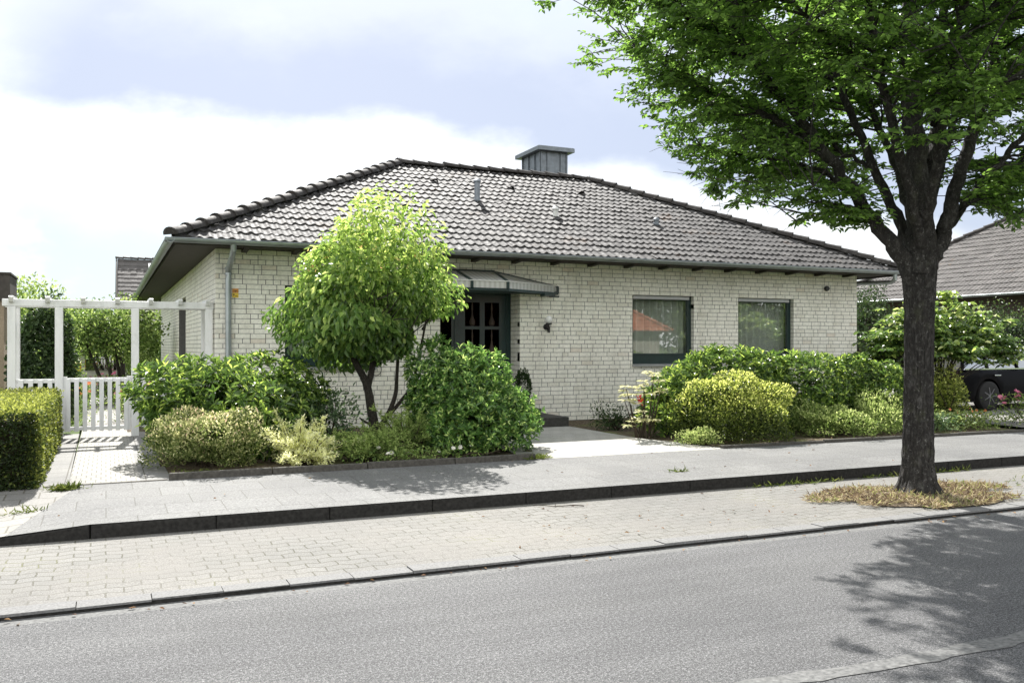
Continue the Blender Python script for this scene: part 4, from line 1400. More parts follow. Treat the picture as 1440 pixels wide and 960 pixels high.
for li, (cp_, r0, r1) in enumerate(limbs):
    r0 *= .84
    pts = catmull(cp_, 7)
    n = len(pts)
    pts[1:-1] += rg.normal(size=(n - 2, 3)) * .014
    rad = r0 + (r1 - r0) * np.linspace(0, 1, n) ** .8
    LPTS.append(pts[n // 4:])
    tm.tube(pts, list(rad), 12 if r0 > .06 else 8)
    seg = np.linalg.norm(np.diff(pts, axis=0), axis=1); cum = np.concatenate([[0], np.cumsum(seg)]); L = cum[-1]
    start = .34 if r0 > .06 else .10
    ns = int(L * (1 - start) / .105) + 3
    for si in range(ns):
        k = start + (1 - start) * (si + rg.random()) / ns
        q = np.array([np.interp(k * L, cum, pts[:, a]) for a in range(3)])
        q2 = np.array([np.interp(min(k * L + .05, L), cum, pts[:, a]) for a in range(3)])
        d0 = q2 - q; d0 = d0 / max(1e-6, np.linalg.norm(d0)) if np.linalg.norm(d0) > 1e-6 else unit((pts[-1] - pts[-2])[None])[0]
        out = q - ctr; out[2] *= .15; out = out / max(.3, np.linalg.norm(out))
        sd = rand_dirs(1, rg)[0]; sd[2] = sd[2] * .5
        dv = d0 * .55 + sd * .85 + out * .45 + np.array((0, 0, .10)); dv /= np.linalg.norm(dv)
        SL = rg.uniform(.5, 1.15) * (1.0 - .25 * k) * (1 if r0 > .03 else .72)
        kk = np.linspace(0, 1, 6)
        sp = q + dv * (kk * SL)[:, None] + np.array((0, 0, -.16)) * (kk ** 2 * SL)[:, None] + np.cumsum(rg.normal(size=(6, 3)) * .012, 0)
        if np.hypot(sp[-1][0] - TB[0], sp[-1][1] - TB[1]) > np.interp(sp[-1][2], [2.7, 3.1, 3.5, 4.1, 4.9, 6.2], [.55, 1.4, 2.2, 2.7, 3.4, 4.0]) * 1.0 + .08:
            continue
        LPTS.append(sp[1:])
        twm.tube(sp, list(np.linspace(min(.016, r0 * .5), .004, 6)), 5, False)
        nt = int(SL / .072) + 3
        for ti in range(nt):
            u = .15 + .85 * (ti + .5) / nt
            i0 = min(int(u * 5), 4); f = u * 5 - i0
            b = sp[i0] * (1 - f) + sp[i0 + 1] * f
            bd = unit((sp[i0 + 1] - sp[i0])[None])[0]
            side = np.cross(bd, (0, 0, 1.)); side /= max(1e-6, np.linalg.norm(side))
            sg = 1 if ti % 2 else -1
            td = bd * .65 + side * sg * rg.uniform(.5, 1.0) + np.array((0, 0, rg.normal() * .22)); td /= np.linalg.norm(td)
            TL = rg.uniform(.16, .38)
            e = b + td * TL + np.array((0, 0, -.03))
            twm.tube([b, (b + e) / 2, e], [.004, .003, .002], 3, False)
            nl = int(TL / .029) + 2
            s_ = (np.arange(nl) + rg.random(nl) * .5) / nl
            P = b + (e - b) * s_[:, None]
            lside = np.cross(td, (0, 0, 1.)); lside /= max(1e-6, np.linalg.norm(lside))
            al = np.where(np.arange(nl) % 2 == 0, 1, -1)[:, None]
            D = td * .7 + lside * al * .8 + rg.normal(size=(nl, 3)) * .22 + np.array((0, 0, -.18))
            N = np.array((0, 0, 1.)) + rg.normal(size=(nl, 3)) * .38
            lf.add(P, D, N, rg.uniform(.055, .095, nl), .52, rg.normal(.42, .22, nl), .22)
# fill the crown's envelope with further twig clusters, each tied to the nearest limb
EZ_ = [2.70, 2.85, 3.08, 3.2, 3.5, 3.85, 4.1, 4.4, 4.65, 4.9, 5.4, 6.2, 7.2, 8.4, 9.3, 9.7]
ER_ = [.5, .98, 1.40, 1.78, 2.26, 2.52, 2.80, 3.08, 3.32, 3.58, 4.0, 4.3, 4.2, 3.5, 2.1, .3]
env = lambda z: np.interp(z, EZ_, ER_, left=0, right=0)
LP = np.concatenate(LPTS)
for ci in range(1350):
    while True:
        z = rg.uniform(2.9, 9.3) if rg.random() < .5 else rg.uniform(2.9, 5.9)
        a = rg.uniform(0, 2 * PI)
        R0 = env(z) * (1 + .07 * math.sin(3 * a + z * 2) + .05 * math.sin(7 * a - z * 3)) * (.9 if math.cos(a) > .2 else 1)
        rr = R0 * rg.random() ** .42
        front = -(math.cos(a) * SY + math.sin(a) * CY)            # towards the street side
        if z < 5.0 and front > .1 and rg.random() < .55: continue
        if rr > max(.45, 2.0 - (z - 2.9) * .55): break
    q = TB + np.array((math.cos(a) * rr + .12, math.sin(a) * rr, z - TB[2]))
    dd = np.linalg.norm(LP - q, axis=1) + np.where(LP[:, 2] > q[2] + .05, 1.2, 0)
    b = LP[np.argmin(dd)]
    td = unit((q - b + np.array((math.cos(a), math.sin(a), .1)) * .25 + rg.normal(size=3) * .12)[None])[0]
    if np.linalg.norm(q - b) > .1:
        mid_ = (b + q) / 2 + rg.normal(size=3) * .05 + np.array((0, 0, .03))
        twm.tube([b, mid_, q], [.009, .006, .004], 4, False)
    for k2 in range(3):
        t2 = td + rg.normal(size=3) * np.array((.55, .55, .30)); t2 /= np.linalg.norm(t2)
        TL = rg.uniform(.2, .42)
        e = q + t2 * TL
        twm.tube([q, (q + e) / 2 + rg.normal(size=3) * .01, e], [.004, .003, .002], 3, False)
        nl = int(TL / .028)
        s_ = (np.arange(nl) + rg.random(nl) * .7) / nl
        P = q + (e - q) * s_[:, None]
        ls = np.cross(t2, (0, 0, 1.)); ls /= max(1e-6, np.linalg.norm(ls))
        al = np.where(np.arange(nl) % 2 == 0, 1, -1)[:, None]
        D = t2 * .7 + ls * al * .8 + rg.normal(size=(nl, 3)) * .32 + np.array((0, 0, -.2))
        N = np.array((0, 0, 1.)) + rg.normal(size=(nl, 3)) * .5
        lf.add(P, D, N, rg.uniform(.055, .092, nl), .52, rg.normal(.45, .24, nl), .22)
# prune what strays beyond the envelope
for i in range(len(lf.V)):
    v0 = lf.V[i].reshape(-1, 6, 3)
    rad_ = np.hypot(v0[:, 0, 0] - TB[0] - .12, v0[:, 0, 1] - TB[1])
    keep = rad_ < env(v0[:, 0, 2]) * 1.03 + .09
    lf.V[i] = v0[keep].reshape(-1, 3); lf.T[i] = lf.T[i].reshape(-1, 6)[keep].ravel()
n_ = 0
for i in range(len(lf.V)):
    k = len(lf.V[i]) // 6
    lf.F[i] = ((np.arange(k)[:, None, None] * 6) + np.array([[0, 3, 2, 1], [0, 5, 4, 3]])[None]).reshape(-1) + n_
    n_ += k * 6
print('street tree leaves', n_ // 6)
trunk = tm.build('trunk', M['bark'], tree, smooth=True)
twm.build('branches', M['bark'], tree)
crown = lf.build('crown', M['l_street'], tree)
# sprouts on the trunk


# dry grass around the trunk
rg = np.random.default_rng(23)
def blades(name, n, fpos, ln, mat, wr=.09, lay=.8, label=None, tb=.4, ts=.25):
    P = np.array([fpos() for _ in range(n)])
    D = rg.normal(size=(n, 3)) * np.array((1, 1, .2)) * lay + np.array((0, 0, .55))
    l = Leaves()
    l.add(P, D, rand_dirs(n, rg) + np.array((0, 0, .5)), ln * rg.uniform(.5, 1.3, n), wr, rg.normal(tb, ts, n) + .12 * np.sin(P[:, 0] * 5) , .45)
    o = l.build(name, mat)
    return tag(o, label, kind='stuff')


def tree_patch():
    while True:
        a, r = rg.uniform(0, 2 * PI), math.sqrt(rg.random())
        x, y = TB[0] + math.cos(a) * r * 1.42, TB[1] + math.sin(a) * r * .72
        y = min(max(y, 6.40), 8.22)
        rag = 1 + .3 * math.sin(3 * a) + .2 * math.sin(7 * a + 1)
        if r < rag * .95: return (x, y, .055 + .045 * max(0, 1 - r))


mo = MB()
K = 40
vs = [(TB[0], TB[1], .10)]
for j, (rr, zz) in enumerate(((.35, .095), (.7, .075), (1.0, .044))):
    for k in range(K):
        a = 2 * PI * k / K
        rag = 1 + .16 * math.sin(3 * a) + .10 * math.sin(7 * a + 1)
        vs.append((TB[0] + math.cos(a) * rr * 1.0 * rag, min(max(TB[1] + math.sin(a) * rr * .70 * rag, 6.385), 8.24), zz + .012 * math.sin(9 * a) * (1 - rr)))
fs = [(0, 1 + k, 1 + (k + 1) % K) for k in range(K)]
for j in range(2):
    for k in range(K): fs.append((1 + j * K + k, 1 + (j + 1) * K + k, 1 + (j + 1) * K + (k + 1) % K, 1 + j * K + (k + 1) % K))
mo.add(vs, fs)
M['dryearth'] = plain('dry_earth', (.15, .12, .085), .95, 0, .1, .5, 26, .9)
tag(mo.build('tree_pit', M['dryearth']), kind='structure')
blades('dry_grass', 8000, tree_patch, .06, M['dry'], .10, 1.1, 'dry straw coloured grass and litter around the street tree', .38, .3)

weed_lines = []
def weeds_pos():
    c = rg.random()
    if c < .14:                                    # foot of the kerb right of the tree
        return (rg.uniform(8.3, 10.2), 8.235 - abs(rg.normal()) * .04, .052)
    if c < .24:
        return (rg.uniform(6.6, 8.0), 8.225 - abs(rg.normal()) * .05, .052)
    if c < .50:
        return (-.38 + rg.normal() * .06, 10.28 + rg.normal() * .03, .192)
    if c < .54:
        return (-.66 + rg.normal() * .13, 9.25 + rg.normal() * .03, .145)
    if c < .57:
        return (6.15 + rg.normal() * .07, 8.86 + rg.normal() * .02, .176)
    if c < .80:
        return (5.06 + rg.normal() * .1, 10.5 + rg.normal() * .04, .205)
    if c < .9:
        return (rg.uniform(.7, 1.2), 10.55 + abs(rg.normal()) * .15, .215)
    return (rg.uniform(9.6, 12), 7.2 + rg.normal() * .15, .047)


blades('weeds', 1100, weeds_pos, .075, M['weed'], .12, .8, 'small green weeds in the paving joints and along the kerb')

def litter_pos():
    c = rg.random()
    if c < .35: return (rg.uniform(-1, 12), 6.12 + rg.normal() * .06, .012)
    if c < .7: return (rg.uniform(3, 10), rg.uniform(6.5, 8.1), .058)
    if c < .85: return (rg.uniform(8, 14.4), 10.6 + abs(rg.normal()) * .25, .225)
    return (rg.uniform(-.5, 10), rg.uniform(8.5, 10.4), .20)
P = np.array([litter_pos() for _ in range(230)])
l = Leaves(); l.add(P, rg.normal(size=(230, 3)) * np.array((1, 1, .15)), np.array((0, 0, 1.)) + rg.normal(size=(230, 3)) * .25, rg.uniform(.02, .05, 230), .5, rg.random(230), .1)
tag(l.build('fallen_leaves', M['litter']), 'scattered brown leaf litter on the paving', kind='stuff')
# two small fallen twigs on the parking bay
for i, (x, y, a, L, lab) in enumerate(((4.35, 7.9, 2.7, .5, 'longer thin dry twig lying on the beige parking bay'), (7.1, 7.15, 1.1, .14, 'short dry twig lying left of the tree patch on the parking bay'))):
    m = MB()
    k = np.linspace(0, 1, 6)
    p = np.array((x, y, .062)) + np.stack([np.cos(a) * k * L, np.sin(a) * k * L + .02 * np.sin(k * 7), .004 * np.sin(k * 9)], 1)
    m.tube(p, list(np.linspace(.006, .003, 6)), 5)
    m.tube([p[3], p[3] + np.array((.05, .07, .012))], [.004, .002], 5)
    tag(m.build('fallen_twig', M['twig']), lab, 'twig')

# ================================================================== SHRUBS IN THE FRONT BEDS
GZ = .21
rosette_bush('rhododendron', 'broad green rhododendron right of the gate path behind the pink tipped shrub', 'shrub', (1.43, 12.4, GZ), (1.39, 12.4, .76), (1.08, .85, .76), 1500, 8, .115, .34, M['l_rhodo'], 101, None, .13,
             extra=[((2.10, 12.15, .64), (.60, .55, .62), 420)])
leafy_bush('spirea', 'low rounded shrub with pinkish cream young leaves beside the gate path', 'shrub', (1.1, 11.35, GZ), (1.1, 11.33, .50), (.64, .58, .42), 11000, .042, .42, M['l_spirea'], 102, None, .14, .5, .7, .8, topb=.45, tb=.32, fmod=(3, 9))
feather_bush('golden_juniper', 'small golden yellow feathery conifer at the front of the bed', 'shrub', (2.22, 11.15, GZ), 64, .78, (.15, 1.4), M['l_gold'], 103, None, 26, .022)
leafy_bush('young_shrub', 'loose blue green shrub against the wall behind the golden conifer', 'shrub', (2.7, 12.35, GZ), (2.68, 12.3, .68), (.42, .36, .44), 1500, .075, .42, M['l_blue'], 104, None, .2, .2, .5, .7, topb=.35, fmod=(3, 8))
feather_bush('spreading_juniper', 'dark green spreading juniper below the ornamental tree', 'shrub', (3.05, 11.25, GZ), 60, .66, (.15, 1.1), M['l_juniper'], 105, 'spreading junipers below the tree', 32, .022, rx=1.15, ry=.85)
feather_bush('spreading_juniper', 'taller olive green juniper between the tree trunk and the big bush', 'shrub', (3.75, 11.6, GZ), 60, .92, (.35, 1.35), M['l_juniper'], 106, 'spreading junipers below the tree', 34, .022, rx=1.0, ry=.8)
rosette_bush('large_bush', 'large glossy cone shaped bush left of the entrance path', 'shrub', (4.6, 11.75, GZ), (4.60, 11.7, .72), (.90, .82, .74), 2300, 7, .085, .38, M['l_laurel'], 107, None, .09, .6, (.5, 1.25), .6,
             extra=[((4.24, 11.78, 1.08), (.50, .52, .66), 700), ((4.52, 11.6, .95), (.62, .56, .66), 700), ((4.98, 11.5, .62), (.58, .55, .56), 500)])
# ornamental tree
def ornamental_tree():
    rg = np.random.default_rng(201)
    base = np.array((3.46, 12.5, GZ - .02))
    t = thing('ornamental_tree', 'small round crowned ornamental tree with forked dark trunk before the brick wall', 'tree', tuple(base))
    c = np.array((3.42, 12.45, 2.18)); r = np.array((1.10, 1.04, 1.04))
    m = MB()
    fk = base + np.array((-.03, 0, .62))
    m.tube(catmull([base, base + np.array((.02, 0, .3)), fk, base + np.array((-.10, .0, .95)), base + np.array((-.30, .02, 1.35)), c + np.array((-.55, 0, .1))], 4), list(np.linspace(.082, .035, 21)), 12)
    m.tube(catmull([base + np.array((-.08, 0, .85)), base + np.array((.0, .03, 1.15)), base + np.array((.05, .05, 1.5)), c + np.array((.1, .1, .5))], 4), list(np.linspace(.052, .022, 13)), 10)
    m.tube(catmull([base + np.array((.03, 0, .25)), base + np.array((.18, -.02, .42)), base + np.array((.33, 0, .75)), base + np.array((.36, 0, 1.1)), c + np.array((.45, 0, .1))], 4), list(np.linspace(.045, .018, 17)), 9)
    m.tube(catmull([base + np.array((.20, -.02, .45)), base + np.array((.42, -.05, .70)), base + np.array((.60, -.05, 1.0)), c + np.array((.8, -.1, -.1))], 4), list(np.linspace(.032, .014, 13)), 8)
    m.tube([base + np.array((-.05, 0, .36)), base + np.array((-.16, -.03, .42)), base + np.array((-.2, -.03, .46))], [.02, .014, .008], 7)
    for i in range(46):
        d = rand_dirs(1, rg)[0]; d[2] = abs(d[2]) * .9 - .25
        a = c + np.array((rg.normal() * .25, rg.normal() * .22, -.35 + rg.normal() * .2))
        e = c + d * r * .92
        m.tube(catmull([a, (a + e) / 2 + rg.normal(size=3) * .06, e], 3), list(np.linspace(.018, .004, 7)), 5, False)
    m.build('trunk', M['bark2'], t, smooth=True)
    lf = Leaves()
    f = lumps(rg, 18, .10, 3, 9)
    n = 12500
    d = rand_dirs(n, rg)
    rr = (.42 + .58 * rg.random(n) ** .55) * f(d)
    dz = d[:, 2].copy()
    sh = d.copy()
    # flat underside, domed and slightly peaked top
    sh[:, 2] = np.where(dz < 0, dz * .62, dz * (1.0 + .16 * np.exp(-((d[:, 0] + .1) ** 2 + d[:, 1] ** 2) * 5)))
    P = c + sh * rr[:, None] * r
    nn = unit(d / r)
    ax = unit(nn * .75 + np.array((0, 0, -.75)) + rg.normal(size=(n, 3)) * .45)
    N = unit(nn + np.array((0, 0, .35)) + rg.normal(size=(n, 3)) * .4)
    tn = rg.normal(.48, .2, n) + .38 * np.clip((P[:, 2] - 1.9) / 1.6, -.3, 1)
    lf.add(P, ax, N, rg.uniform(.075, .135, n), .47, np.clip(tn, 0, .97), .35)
    # wispy upright shoots on the top and the right edge
    for i in range(120):
        dd = rand_dirs(1, rg)[0]; dd[2] = abs(dd[2]) + .35; dd /= np.linalg.norm(dd)
        b = c + dd * r * np.array((.9, .9, .9))
        sd = unit((dd * .5 + np.array((0, 0, .9)) + rg.normal(size=3) * .25)[None])[0]
        L = rg.uniform(.12, .36)
        k = 10
        s_ = np.linspace(.1, 1, k)
        PP = b + sd * (s_ * L)[:, None]
        DD = rand_dirs(k, rg) * .8 + sd * .3 + np.array((0, 0, -.25))
        lf.add(PP, DD, rand_dirs(k, rg) + np.array((0, 0, .8)), rg.uniform(.05, .085, k), .46, rg.normal(.75, .15, k), .4)
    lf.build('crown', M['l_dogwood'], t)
ornamental_tree()

# entrance side plants
leafy_bush('low_plant', 'low dark green plant at the wall foot beside the entrance path', 'plant', (8.05, 13.5, GZ), (8.05, 13.5, .36), (.36, .28, .22), 900, .055, .42, M['l_dark'], 110, None, .2, .2, .6, .7, topb=.3)
def pieris():
    rg = np.random.default_rng(111)
    base = np.array((7.62, 11.95, GZ))
    t = thing('pieris', 'pale variegated shrub with bare red tinged stems by the entrance path', 'shrub', tuple(base))
    st, lf, fl = MB(), Leaves(), Leaves()
    tips = [(-.30, 0, .78), (-.20, .1, .66), (-.36, -.05, .60), (.02, 0, .82), (.20, 0, .98), (.33, .05, .92), (.10, .1, .72), (.28, -.05, .70), (-.1, -.1, .55), (-.05, -.12, .30), (.15, -.1, .28), (.05, .1, .34), (-.2, 0, .28)]
    for i, q in enumerate(tips):
        e = base + np.array(q)
        b = base + np.array((q[0] * .35 + rg.normal() * .03, q[1] * .4 + rg.normal() * .03, 0))
        st.tube(catmull([b, b * .55 + e * .45 + rg.normal(size=3) * .02, e], 4), list(np.linspace(.016, .006, 9)), 6)
        for w in range(3):
            nlf = 9
            p = e + rg.normal(size=3) * .05
            a = np.arange(nlf) / nlf * 2 * PI + rg.random() * 3
            D = np.stack([np.cos(a), np.sin(a), rg.uniform(-.15, .35, nlf)], 1)
            lf.add(np.tile(p, (nlf, 1)), D, np.array((0, 0, 1.)) + rg.normal(size=(nlf, 3)) * .2, rg.uniform(.075, .13, nlf), .30, np.clip(rg.normal(.6, .22, nlf), 0, 1), .25)
    p = base + np.array((-.14, -.14, .62))
    fl.add(p + rg.normal(size=(26, 3)) * .03, rand_dirs(26, rg), rand_dirs(26, rg), np.full(26, .045), .5, rg.random(26))
    lf.build('foliage', M['l_pieris'], t); st.build('stem', M['twig'], t); fl.build('blossom', M['f_red'], t)
pieris()
rosette_bush('rhododendron', 'wide tall rhododendron below the two right hand windows', 'shrub', (10.1, 12.55, GZ), (9.85, 12.55, .80), (1.48, .85, .76), 2200, 8, .115, .34, M['l_rhodo'], 112, None, .10, .68, young=.5,
             extra=[((11.35, 12.4, .80), (1.0, .78, .76), 1100), ((8.80, 12.5, .74), (.42, .5, .56), 380)])
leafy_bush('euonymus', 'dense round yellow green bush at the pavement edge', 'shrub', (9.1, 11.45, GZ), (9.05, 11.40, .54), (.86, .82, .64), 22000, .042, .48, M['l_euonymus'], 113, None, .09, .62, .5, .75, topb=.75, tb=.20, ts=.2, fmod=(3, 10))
leafy_bush('low_plant', 'small pale green cushion plant at the left foot of the round yellow bush', 'plant', (7.98, 10.95, GZ), (7.98, 10.95, .26), (.36, .26, .20), 2600, .035, .42, M['l_low'], 114, None, .15, .4, .6, .8, topb=.35, tb=.5)
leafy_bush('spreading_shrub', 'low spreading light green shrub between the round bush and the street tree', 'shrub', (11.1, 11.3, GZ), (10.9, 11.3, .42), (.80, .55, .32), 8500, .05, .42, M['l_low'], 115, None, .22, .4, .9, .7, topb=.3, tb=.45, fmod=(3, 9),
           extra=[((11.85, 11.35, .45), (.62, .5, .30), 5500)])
rosette_bush('rhododendron', 'rounded rhododendron at the house corner left of the street tree', 'shrub', (12.4, 12.0, GZ), (12.4, 12.0, .80), (.70, .66, .70), 1000, 8, .10, .36, M['l_rhodo'], 116, None, .10, .66, young=.45)
leafy_bush('yellow_shrub', 'small bright yellow green shrub just right of the street tree trunk', 'shrub', (14.35, 12.1, GZ), (14.35, 12.1, .68), (.42, .4, .48), 3600, .055, .46, M['l_euonymus'], 117, None, .16, .4, .6, .8, topb=.3, tb=.5)

def layered_shrub():
    """Large shrub with horizontal tiers of broad bright leaves."""
    rg = np.random.default_rng(118)
    base = np.array((15.0, 12.75, GZ))
    t = thing('broadleaf_shrub', 'large open shrub with tiers of bright broad leaves before the black car', 'shrub', tuple(base))
    st, lf = MB(), Leaves()
    for i in range(150):
        a = rg.uniform(0, 2 * PI); rr = math.sqrt(rg.random())
        x, y = math.cos(a) * rr * 1.62, math.sin(a) * rr * .95
        z = .95 + (1.55 * (1 - .72 * rr ** 2)) * rg.uniform(.35, 1.0)
        e = base + np.array((x - .05, y, z))
        b = base + np.array((rg.normal() * .12, rg.normal() * .10, 0))
        mdl = b * .5 + e * .5 + np.array((x * -.12, y * -.12, .12 * z))
        pts = catmull([b, b * .75 + mdl * .25, mdl, e], 4)
        if i < 46: st.tube(pts, list(np.linspace(.024, .005, len(pts))), 6)
        nsp = 8
        for s in range(nsp):
            q = e + np.array((rg.normal() * .17, rg.normal() * .17, rg.normal() * .05))
            nl = 8
            aa = np.arange(nl) / nl * 2 * PI + rg.random() * 6
            D = np.stack([np.cos(aa), np.sin(aa), rg.uniform(-.35, .12, nl)], 1)
            N = np.array((0, 0, 1.)) + rg.normal(size=(nl, 3)) * .28
            lf.add(q + D * .02, D, N, rg.uniform(.085, .15, nl), .62, np.clip(rg.normal(.45, .22, nl) + .18 * (z - 1.6), 0, 1), .3)
    lf.build('foliage', M['l_maple'], t); st.build('stem', M['bark2'], t)
layered_shrub()

def flower_patch(name, label, cat, base, r, nlf, nfl, leafm, flm, seed, h=.3, group=None, fs=.03):
    rg = np.random.default_rng(seed)
    t = thing(name, label, cat, base, group)
    lf, fl = Leaves(), Leaves()
    b = np.array(base)
    P = b + np.stack([rg.normal(size=nlf) * r[0] * .5, rg.normal(size=nlf) * r[1] * .5, np.abs(rg.random(nlf)) * h], 1)
    lf.add(P, rand_dirs(nlf, rg) + np.array((0, 0, .5)), rand_dirs(nlf, rg) + np.array((0, 0, .9)), rg.uniform(.03, .07, nlf), .45, rg.normal(.5, .25, nlf), .2)
    for i in range(nfl):
        p = b + np.array((rg.normal() * r[0] * .45, rg.normal() * r[1] * .45, h * rg.uniform(.6, 1.12)))
        k = 7
        a = np.arange(k) / k * 2 * PI
        ax = unit((rg.normal(size=3) * .4 + np.array((0, -.5, .7)))[None])[0]
        u = unit(np.cross(ax, (1, 0, .2))[None])[0]; v = np.cross(ax, u)
        D = np.cos(a)[:, None] * u + np.sin(a)[:, None] * v + ax * .35
        fl.add(np.tile(p, (k, 1)), D, np.tile(ax, (k, 1)), np.full(k, fs), .7, rg.random(k), .1)
    st = MB()
    for i in range(8):
        e = b + np.array((rg.normal() * r[0] * .3, rg.normal() * r[1] * .3, h * .8)); st.tube([b + np.array((rg.normal() * r[0] * .2, rg.normal() * r[1] * .2, 0)), e], [.006, .003], 5)
    lf.build('foliage', leafm, t)
    if nfl: fl.build('blossom', flm, t)
    st.build('stem', M['twig'], t)
    return t


flower_patch('flower_clump', 'low green flowering clump behind the kerb in front of the black car', 'plant', (13.75, 11.15, GZ), (.85, .4), 1500, 9, M['l_low'], M['f_orange'], 120, .30)
flower_patch('flower_clump', 'darker leafy clump at the right foot of the street tree view', 'plant', (12.95, 11.1, GZ), (.4, .35), 600, 3, M['l_blue'], M['f_white'], 121, .28)
flower_patch('hydrangea', 'shrub with purple pink blossoms at the right edge of the photo', 'shrub', (15.62, 11.5, GZ), (.5, .45), 700, 16, M['l_garden'], M['f_pink'], 122, .55, None, .055)
flower_patch('rose_plant', 'low plant with scattered white blossoms below the junipers', 'plant', (3.55, 10.85, GZ), (1.0, .3), 500, 9, M['l_juniper'], M['f_white'], 123, .16, None, .035)
# dead branch lying in the bed
m = MB(); m.tube(catmull([(4.15, 10.75, .24), (4.3, 10.8, .28), (4.5, 10.85, .25), (4.7, 10.8, .30)], 4), list(np.linspace(.012, .005, 13)), 6)
tag(m.build('dead_branch', M['twig']), 'pale dead branch lying at the foot of the large glossy bush', 'branch')
# small potted conifer by the door
t = thing('potted_conifer', 'small dark conifer in a pot beside the front door steps', 'potted plant', (7.0, 15.05, .545))
m = MB(); m.lathe((7.0, 15.05, .545), [(.10, 0), (.14, .22), (.155, .22), (.155, .26), (.13, .26), (.12, .2)], 18); m.build('pot', M['step'], t, smooth=True)
lf = Leaves(); p, n, rad = shell(np.random.default_rng(5), 1500, (7.0, 15.05, .98), (.16, .16, .22), lumps(np.random.default_rng(6), 8, .1), .4, -1)
lf.add(p, n + np.array((0, 0, .5)), n + rng.normal(size=n.shape) * .5, np.full(len(p), .045), .35, rng.normal(.4, .2, len(p)), .1); lf.build('foliage', M['l_dark'], t)

# clipped hedge at the left
def hedge():
    rg = np.random.default_rng(130)
    x0, x1, y0, y1, z0, z1 = -4.2, -.66, 10.42, 15.55, GZ - .02, .97
    t = thing('box_hedge', 'clipped yellow green hedge block left of the gate path', 'hedge', ((x0 + x1) / 2, y0, z0))
    lf = Leaves()
    def face(n, f, nrm, dep=.14):
        u, v = rg.random(n), rg.random(n)
        P = f(u, v)
        nr = np.array(nrm, float)
        wob = .03 * np.sin(P[:, 0] * 5) * np.sin(P[:, 1] * 4.3 + 1) + .022 * np.sin(P[:, 2] * 9 + P[:, 0] * 3 + P[:, 1] * 7)
        P = P + nr * (wob - dep * rg.random(n) ** 1.6 + .03)[:, None]
        D = nr * .7 + rg.normal(size=(n, 3)) * .7 + np.array((0, 0, .25))
        N = nr + rg.normal(size=(n, 3)) * .6 + np.array((0, 0, .3))
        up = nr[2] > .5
        lf.add(P, D, N, rg.uniform(.022, .045, n), .52, rg.normal(.68 if up else (.52 if nr[0] > .5 else .14), .17, n), .15)  # tint per face paints a lit top and path side, a shaded front
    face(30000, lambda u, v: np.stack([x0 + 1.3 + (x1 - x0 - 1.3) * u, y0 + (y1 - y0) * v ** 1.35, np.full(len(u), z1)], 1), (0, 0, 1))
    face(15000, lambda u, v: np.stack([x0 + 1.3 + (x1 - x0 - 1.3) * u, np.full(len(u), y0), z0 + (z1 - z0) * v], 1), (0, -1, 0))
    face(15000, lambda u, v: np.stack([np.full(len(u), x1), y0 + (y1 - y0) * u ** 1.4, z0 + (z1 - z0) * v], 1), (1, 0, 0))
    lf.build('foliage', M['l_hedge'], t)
    m = MB(); m.box(x0, x1 - .09, y0 + .09, y1 - .05, z0 + .05, z1 - .09)
    m.build('twig_mass', M['twig'], t)
hedge()

# ================================================================== GARDEN BEHIND THE GATE
def garden_tree(name, label, base, c, r, n, ln, mat, seed, nstem, lean=.2, cat='tree', amp=.16, group=None, r0=.35):
    rg = np.random.default_rng(seed)
    t = thing(name, label, cat, base, group)
    m = MB(); c = np.array(c); r = np.array(r); b = np.array(base, float)
    for i in range(nstem):
        a = 2 * PI * i / nstem + rg.random()
        e = c + np.array((math.cos(a) * r[0] * .55, math.sin(a) * r[1] * .5, r[2] * .2))
        m.tube(catmull([b + np.array((math.cos(a) * .08, math.sin(a) * .08, 0)), b + np.array((math.cos(a) * lean, math.sin(a) * lean, (c[2] - b[2]) * .45)), e], 4), list(np.linspace(.075, .02, 9)), 8)
        for k in range(6):
            d = rand_dirs(1, rg)[0]; q = c + d * r * .85
            m.tube([e * .6 + b * .4 + np.array((0, 0, .3)), (e + q) / 2, q], [.02, .014, .005], 5, False)
    m.build('trunk', M['bark2'], t)
    lf = Leaves()
    p, nn, rad = shell(rg, n, c, r, lumps(rg, 14, amp, 2.5, 8), r0, -.8)
    p[:, 2] = np.maximum(p[:, 2], b[2] + .05)
    lf.add(p, nn * .5 + rg.normal(size=p.shape) * .8 + np.array((0, 0, -.1)), nn + rg.normal(size=p.shape) * .5 + np.array((0, 0, .5)), ln * rg.uniform(.6, 1.3, len(p)), .5, rg.normal(.45, .24, len(p)), .2)
    lf.build('crown', mat, t)
    return t


garden_tree('garden_tree', 'multi stemmed garden tree seen through the white pergola opening', (.25, 25.5, .16), (.0, 25.5, 1.95), (1.1, 1.0, .72), 6000, .10, M['l_garden'], 301, 5, .45)
leafy_bush('ivy_column', 'tall dark ivy clad bush standing behind the left pergola bay', 'shrub', (-1.35, 17.6, .16), (-1.0, 17.5, 1.25), (.52, .5, 1.25), 9000, .075, .7, M['l_dark'], 302, None, .08, .5, -.2, .7, topb=.35, tb=.35, zmin=-1)
leafy_bush('tall_hedge', 'tall sunlit garden hedge above the pergola beam beside the brick garage', 'hedge', (-2.5, 27.0, .16), (-2.35, 27.0, 1.5), (1.3, 1.3, 1.48), 12000, .11, .5, M['l_garden'], 303, None, .12, .5, .2, .9, topb=.3, tb=.5, zmin=-1)
leafy_bush('garden_shrub', 'bright green shrub in the garden behind the gate post', 'shrub', (1.75, 38.5, .16), (1.7, 38.0, 1.6), (1.4, 1.2, 1.5), 9000, .12, .5, M['l_garden'], 304, None, .15, .5, .2, .9, topb=.3, tb=.5, zmin=-1)
